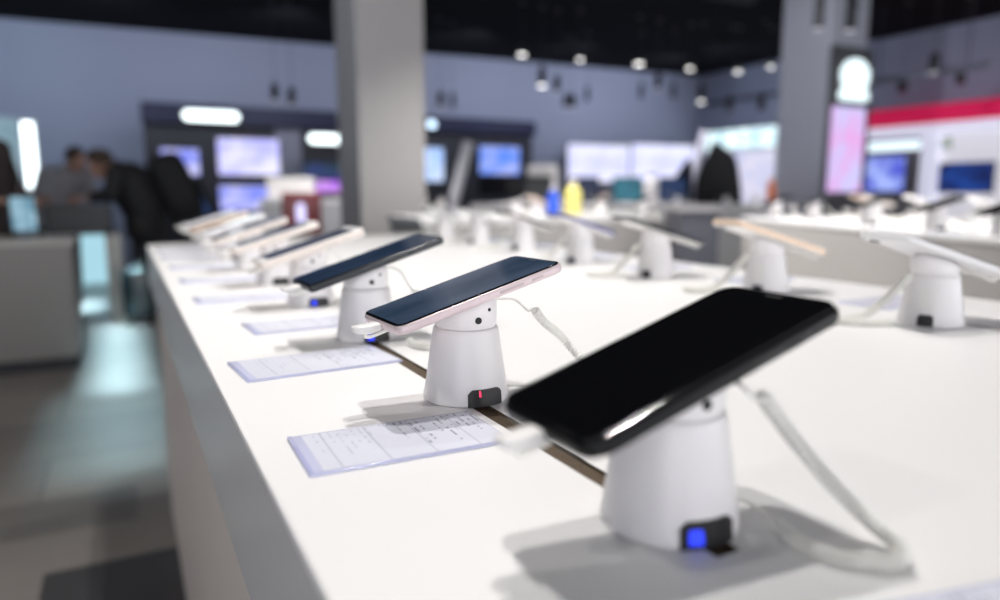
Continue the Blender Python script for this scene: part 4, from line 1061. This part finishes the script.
# the person in black bends far over to the left, seen from the side (local +X = picture right)
JA = dict(head=(-0.44, -0.03, 1.33), neck=(-0.33, 0.0, 1.30), chest=(-0.22, 0.0, 1.17), pelvis=(-0.12, 0.0, 0.93),
          sho_l=(-0.30, 0.19, 1.25), elb_l=(-0.42, 0.24, 1.08), wri_l=(-0.54, 0.15, 1.045), fin_l=(-0.65, 0.13, 1.035),
          sho_r=(-0.30, -0.19, 1.25), elb_r=(-0.36, -0.26, 1.07), wri_r=(-0.52, -0.20, 1.045), fin_r=(-0.63, -0.18, 1.035),
          hip_l=(-0.12, 0.10, 0.86), kne_l=(-0.15, 0.11, 0.50), ank_l=(-0.08, 0.12, 0.095),
          hip_r=(-0.12, -0.10, 0.86), kne_r=(-0.17, -0.11, 0.50), ank_r=(-0.12, -0.12, 0.095))
PA = Vector((0.31, 7.20, 0))
person('person in a black jacket and dark trousers bending over the dark-topped table', JA, PA, -0.08, BLKJ, BLKT, BRN, SHOE, (-0.86, -0.15, -0.5), 1.15)
def backpack():
    o = thing('backpack', 'big black backpack on the back of the person in the black jacket', 'backpack', (PA.x+0.15, PA.y-0.01, 1.135), 0)
    o.rotation_euler = (0, -0.36, -0.08)
    bm = new_bm(); rings = []
    for z, hx, hy in ((-0.30, 0.10, 0.13), (-0.28, 0.145, 0.17), (-0.10, 0.165, 0.19), (0.12, 0.165, 0.185), (0.25, 0.15, 0.17), (0.30, 0.11, 0.13), (0.315, 0.05, 0.06)):
        rings.append([bm.verts.new((hx*math.copysign(abs(math.cos(a))**0.6, math.cos(a)), hy*math.copysign(abs(math.sin(a))**0.6, math.sin(a)), z)) for a in [2*PI*k/28+0.02 for k in range(28)]])
    for p, q in zip(rings, rings[1:]):
        for k in range(28): bm.faces.new((p[k], p[(k+1) % 28], q[(k+1) % 28], q[k]))
    bm.faces.new(list(reversed(rings[0]))); bm.faces.new(rings[-1]); obj('main_bag', bm, BLKJ, o, 60)
    bm = new_bm(); add_box(bm, (0.166, -0.13, -0.25), (0.215, 0.13, 0.0), 0.02, 3); obj('front_pocket', bm, BLKT, o, 40)
    bm = new_bm(); add_tube(bm, spline([(-0.03, -0.04, 0.316), (-0.03, -0.03, 0.345), (-0.03, 0.03, 0.345), (-0.03, 0.04, 0.316)], 6), 0.009, 8); obj('grab_handle', bm, BLKT, o, 60)
backpack()
J0 = dict(head=(0, -0.02, 1.60), neck=(0, 0.02, 1.46), chest=(0, 0.02, 1.28), pelvis=(0, 0.02, 0.96),
          sho_l=(0.185, 0.02, 1.40), elb_l=(0.25, -0.02, 1.12), wri_l=(0.16, -0.22, 1.04), fin_l=(0.10, -0.32, 1.03),
          sho_r=(-0.185, 0.02, 1.40), elb_r=(-0.25, -0.02, 1.12), wri_r=(-0.16, -0.22, 1.04), fin_r=(-0.10, -0.32, 1.03),
          hip_l=(0.10, 0.02, 0.90), kne_l=(0.11, 0.0, 0.50), ank_l=(0.12, 0.04, 0.095),
          hip_r=(-0.10, 0.02, 0.90), kne_r=(-0.11, 0.0, 0.50), ank_r=(-0.12, 0.04, 0.095))
Pb = on_y(-17, 193, 6.3)
person('person in dark clothes cut off by the left border, behind the grey side counter', J0, (Pb.x, 6.3, 0), 0.9, NAVJ, BLKT, DKH, SHOE, (0.25, -0.9, -0.25))
JC = {k: (v[0], v[1], v[2]) for k, v in J0.items()}
JC.update(head=(0.19, -0.20, 1.43), neck=(0.12, -0.10, 1.335), chest=(0.04, 0.0, 1.19), sho_l=(0.28, -0.04, 1.27), sho_r=(-0.09, -0.04, 1.27), elb_l=(0.34, -0.10, 1.04), elb_r=(-0.18, -0.06, 1.04))
Pc = on_y(56, 193, 9.0)
person('person in a pale grey shirt between the light column and the person in black', JC, (Pc.x, 9.0, 0), 0.15, GRYJ, BLKT, BRN, SHOE, (0.6, -0.75, -0.3))
# white bag on the dark table by the people, and the glowing tablet
P = on_y(23, 208, 5.55)
o = thing('tablet', 'glowing pale blue tablet propped on the grey side counter', 'tablet', (P.x, 5.55, T-0.118+0.0003), 0.2)
bm = new_bm(); add_box(bm, (-0.09, -0.06, 0), (0.09, 0.06, 0.012), 0.004); obj('stand_foot', bm, BEZ_B, o)
lid = obj('tablet_body', add_slab(new_bm(), 0.15, 0.24, 0.015, 0, 0.01, 0.003), BEZ_B, o); lid.location = (0, 0.02, 0.145); lid.rotation_euler = (math.radians(72), 0, 0)
obj('lit_display', add_slab(new_bm(), 0.135, 0.225, 0.01, 0.0101, 0.0112), emit('pale_cyan_tablet', (0.16, 0.34, 0.46, 1), 0.8, (0.45, 0.7, 0.85, 1), scale=2), lid)

# ------------------------------------------------------------------ ceiling lamps
LAMPW = emit('lit_lamp_glass', (1.0, 0.98, 0.95, 1), 4.5)
LAMPD = emit('dim_lamp_glass', (0.9, 0.9, 1.0, 1), 0.55)
def lamp(label, px, py, d, m, r=0.045, L=0.16, lean=0.0, group='ceiling spotlights', housing=None):
    """spotlight hanging on a rod from the ceiling; (px,py,d) is its lit face"""
    P = at_d(px, py, d)
    o = thing('ceiling_spotlight', label, 'spotlight', (P.x, P.y, CEIL), 0, group)
    z = P.z-CEIL
    hm = housing or METAL_DARK
    top = min(z+L+0.02, -0.004)
    bm = new_bm(); add_lathe(bm, [(r*0.55, z+L), (r*0.9, z+L*0.9), (r, z+L*0.15), (r*1.04, z+0.004)], 20); obj('housing', bm, hm, o, 40)
    bm = new_bm(); add_lathe(bm, [(r*0.9, z-0.004), (r*0.98, z+0.0035)], 20); obj('lit_glass', bm, m, o, 40)
    if z+L < -0.006:
        bm = new_bm(); add_tube(bm, [(0, 0, z+L), (0, 0, -0.0195)], 0.003, 8); obj('rod', bm, METAL_DARK, o)
    bm = new_bm(); add_lathe(bm, [(0.035, max(-0.019, -0.019)), (0.04, -0.0005)], 16); obj('ceiling_cap', bm, METAL_DARK, o)
    return o
LIT = [(522, 55, 9.2, 'leftmost bright lamp of the row under the black ceiling', 0.05), (580, 60, 9.6, 'second bright lamp from the left in the row under the black ceiling', 0.042),
       (639, 64, 10.0, 'third and brightest lamp in the row under the black ceiling', 0.06), (690, 69, 10.4, 'fourth bright lamp in the row, just left of the wall corner', 0.045),
       (738, 72, 10.6, 'fifth bright lamp in the row, left of the right pillar', 0.045), (771, 67, 10.6, 'sixth bright lamp, touching the left side of the right pillar', 0.038)]
for px, py, d, t, r in LIT:
    lamp(t, px, py, d, LAMPW, r, 0.12, group='bright lamps in a row')
DIM = [(542, 86, 9.5, 'dark hanging spotlight with a lit face below the leftmost bright lamp', 0.05, LAMPW), (557, 92, 9.7, 'dark hanging spotlight, right one of the pair below the leftmost bright lamp', 0.045, LAMPD),
       (566, 108, 11.3, 'low dark spotlight above the pale wide screens', 0.05, LAMPD), (573, 108, 11.4, 'low dark spotlight touching the one beside it above the pale wide screens', 0.05, LAMPD), (587, 101, 11.0, 'small dark spotlight right of the low pair', 0.035, BEZ_B),
       (641, 98, 11.0, 'small dark spotlight below the brightest lamp', 0.035, BEZ_B), (658, 89, 10.2, 'hanging spotlight with a faint pale face, left of the wall corner', 0.045, LAMPD), (673, 98, 10.8, 'dark hanging spotlight between the faint one and the corner lamp', 0.04, BEZ_B),
       (701, 102, 10.4, 'hanging spotlight with a lit face in the corner of the walls', 0.045, LAMPW),
       (441, 107, 10.2, 'dark hanging spotlight just right of the tall pillar', 0.05, LAMPD), (453, 108, 10.4, 'small dark spotlight second from the tall pillar', 0.032, BEZ_B),
       (275, 101, 9.2, 'left one of two hanging spotlights over the left booth', 0.05, LAMPD), (292, 105, 9.3, 'right one of two hanging spotlights over the left booth', 0.05, LAMPD),
       (729, 112, 10.6, 'dark spotlight on the right wall left of its twin', 0.05, BEZ_B), (761, 110, 10.3, 'dark spotlight close to the right pillar above the cyan-white sign', 0.05, BEZ_B),
       (902, 92, 9.3, 'dark spotlight left on the beam above the red fascia', 0.06, BEZ_B), (933, 73, 8.2, 'spotlight with a pale face on the beam above the red fascia', 0.055, LAMPD), (960, 84, 9.0, 'dark spotlight right on the beam above the red fascia', 0.06, BEZ_B)]
for px, py, d, t, r, m in DIM:
    lamp(t, px, py, d, m, r, 0.22 if m is not LAMPW else 0.25, group='dark hanging spotlights')
for px, py, t in ((818, 29, 'left one of two black cylinder spotlights before the right pillar'), (850, 31, 'right one of two black cylinder spotlights before the right pillar')):
    lamp(t, px, py, 6.2, LAMPD, 0.045, 0.34, group='black cylinder spotlights before the pillar')
# beam that carries spots at the right wall, and ducts on the ceiling
BEAM = mat('grey_blue_beam', (0.20, 0.22, 0.28, 1), 0.6)
a = at_d(862, 84, 9.6); b = at_d(990, 64, 8.0)
o = thing('lighting_rail', 'grey rail running above the red fascia, hung from the ceiling', 'rail', (a.x, a.y, CEIL))
bm = new_bm(); add_tube(bm, [a-Vector((a.x, a.y, CEIL)), b-Vector((a.x, a.y, CEIL))], 0.05, 4); obj('rail_bar', bm, BEAM, o)
for t in (0.15, 0.85):
    p_ = a.lerp(b, t)-Vector((a.x, a.y, CEIL)); bm = new_bm(); add_tube(bm, [p_+Vector((0, 0, 0.04)), Vector((p_.x, p_.y, -0.0005))], 0.008, 6); obj('hanger', bm, METAL_DARK, o)
a = on_x(706, 104, 10.85); b = on_x(786, 93, 10.85)
o = thing('lighting_rail', 'grey rail on the right wall above the cyan-white sign', 'rail', (10.85, a.y, a.z))
bm = new_bm(); add_box(bm, (0.0, b.y-a.y, -0.04), (0.095, 0, 0.04), 0.004); obj('rail_bar', bm, BEAM, o)
bm = new_bm(); add_box(bm, (-0.012, b.y-a.y+0.02, -0.02), (-0.0005, -0.02, 0.02)); obj('contact_strip', bm, METAL_DARK, o)
DUCT = mat('black_duct_metal', (0.014, 0.014, 0.017, 1), 0.6, 0.3)
for k, (px, d, L_) in enumerate([(520, 5.0, 1.6), (640, 7.6, 3.0), (930, 6.0, 2.0)]):
    x, y = depth_xy(px, d)
    o = thing('air_duct', ['black air duct on the ceiling just right of the tall pillar', 'black air duct on the ceiling above the bright lamps', 'black air duct on the ceiling at the right border'][k], 'duct', (x, y, CEIL), 0.0, 'black ceiling ducts')
    bm = new_bm(); add_tube(bm, [(-L_/2, 0, -0.20), (L_/2, 0, -0.20)], 0.14, 20); obj('duct_pipe', bm, DUCT, o, 40)
    for s in (-0.4, 0.4):
        bm = new_bm(); add_tube(bm, [(s*L_, 0, -0.001), (s*L_, 0, -0.0595)], 0.012, 8); obj('hanger', bm, METAL_DARK, o)

# ------------------------------------------------------------------ light
def spot(name, loc, tgt, power, size=60, blend=0.6, r=0.04, col=(1, 1, 1)):
    L = bpy.data.lights.new(name, 'SPOT'); L.energy = power; L.spot_size = math.radians(size); L.spot_blend = blend; L.shadow_soft_size = r; L.color = col
    o = bpy.data.objects.new(name, L); COL.objects.link(o); o.location = loc
    o.rotation_euler = (Vector(tgt)-Vector(loc)).to_track_quat('-Z', 'Y').to_euler(); return o
def area(name, loc, tgt, power, sx_, sy_, col=(1, 1, 1)):
    L = bpy.data.lights.new(name, 'AREA'); L.energy = power; L.shape = 'RECTANGLE'; L.size = sx_; L.size_y = sy_; L.color = col
    o = bpy.data.objects.new(name, L); COL.objects.link(o); o.location = loc
    o.rotation_euler = (Vector(tgt)-Vector(loc)).to_track_quat('-Z', 'Y').to_euler(); return o
ZS = CEIL-0.25
WARM = (1.0, 0.965, 0.94)
COOL = (0.80, 0.90, 1.0)
spot('key_and_fill_spotlight', (0.53, 0.88, ZS), (0.45, 0.6, T), 90, 110, 0.8, 0.018, WARM)
spot('key_and_fill_spotlight', (0.62, 1.48, ZS), (0.5, 0.9, T), 118, 110, 0.8, 0.018, WARM)
spot('key_and_fill_spotlight', (1.25, 2.2, ZS), (0.55, 1.8, T), 84, 74, 0.9, 0.018, WARM)
# unseen spots added to brighten the other counters
for (x_, y_, p_, tx, ty) in ((3.3, 1.7, 240, 3.2, 1.9), (3.9, 3.2, 260, 3.7, 3.1), (3.2, 5.4, 240, 2.9, 5.0), (5.2, 6.8, 600, 4.8, 7.0), (6.9, 7.4, 480, 6.4, 6.9), (1.9, 7.2, 420, 2.3, 8.0),
                             (-1.5, 4.2, 60, -1.3, 5.5), (2.5, 3.5, 420, 2.7, 4.75), (-0.9, 6.2, 40, -0.7, 7.2)):
    spot('key_and_fill_spotlight', (x_, y_, ZS), (tx, ty, T), p_, 60 if x_ > 2.5 else 80, 0.9, 0.02, WARM)
# unseen spots added on the left to lighten the floor and table side
for (x_, y_, p_) in ((-1.7, 0.6, 170), (-1.8, 2.6, 170)):
    spot('added_aisle_spot', (x_, y_, ZS), (-0.35, y_+0.5, 0.2), p_*0.5, 58, 0.9, 0.03, (1.0, 0.95, 0.9))
# unseen spot added to lighten the front of the right counter
spot('key_and_fill_spotlight', (1.75, 3.7, ZS), (2.75, 2.1, T-0.35), 700, 52, 1.0, 0.03, WARM)
# unseen spots added to lighten the pillar faces
spot('added_pillar_spot', (2.7, 2.4, ZS), (2.0, 5.7, T+1.0), 40, 60, 1.0, 0.03, (1.0, 0.96, 0.93))
spot('added_pillar_spot', (-0.6, 4.6, ZS), (1.75, 6.0, T+1.2), 150, 60, 0.9, 0.03, (0.85, 0.9, 1.0))
spot('added_pillar_spot', (3.6, 4.2, ZS), (7.0, 5.8, T+1.4), 330, 50, 0.9, 0.03, (0.92, 0.93, 1.0))
# unseen strips added to lay the cool streak on the aisle floor
def strip(loc, tgt, power, lx, ly, spread, col):
    o = area('added_floor_streak_light', loc, tgt, power, lx, ly, col); o.data.spread = math.radians(spread); return o
strip((-0.08, 5.5, CEIL-0.06), (-0.08, 5.5, 0), 10.5, 0.05, 2.3, 8.5, (0.55, 0.86, 1.0))
strip((-0.34, 7.9, CEIL-0.06), (-0.34, 7.9, 0), 4.5, 0.05, 0.9, 8, (0.55, 0.86, 1.0))
strip((-0.06, 3.7, CEIL-0.06), (-0.06, 3.7, 0), 3.4, 0.05, 1.3, 14, (0.55, 0.86, 1.0))
# unseen spots added to brighten the walls
for x_ in (-2.0, 0.0, 2.2, 5.0, 7.0, 9.0):
    spot('added_wall_light', (x_, 9.7, ZS), (x_, 12.2, T+1.7), 90 if x_ > -1 else 100, 110, 0.9, 0.012, (0.80, 0.86, 1.0) if x_ > -1 else (0.68, 0.88, 1.0))
for y_ in (4.6, 7.0, 9.4):
    spot('added_wall_light', (8.6, y_, ZS), (10.9, y_, T+1.7), 14 if y_ < 8 else 55, 110, 0.9, 0.012, (0.78, 0.87, 1.0))
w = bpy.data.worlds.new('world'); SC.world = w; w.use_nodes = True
wn = w.node_tree                                             # added fill from the open side, brighter low down to lift the stand fronts
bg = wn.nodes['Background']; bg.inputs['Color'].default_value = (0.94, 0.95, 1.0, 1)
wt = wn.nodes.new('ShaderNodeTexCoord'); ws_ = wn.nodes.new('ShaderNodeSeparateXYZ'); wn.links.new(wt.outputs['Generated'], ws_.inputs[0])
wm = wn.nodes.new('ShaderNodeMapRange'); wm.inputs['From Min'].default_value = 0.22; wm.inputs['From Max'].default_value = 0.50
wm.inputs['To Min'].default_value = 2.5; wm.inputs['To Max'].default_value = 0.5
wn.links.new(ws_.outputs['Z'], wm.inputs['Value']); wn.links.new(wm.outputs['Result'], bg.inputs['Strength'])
SC.cycles.max_bounces = 6
SC.cycles.use_denoising = True
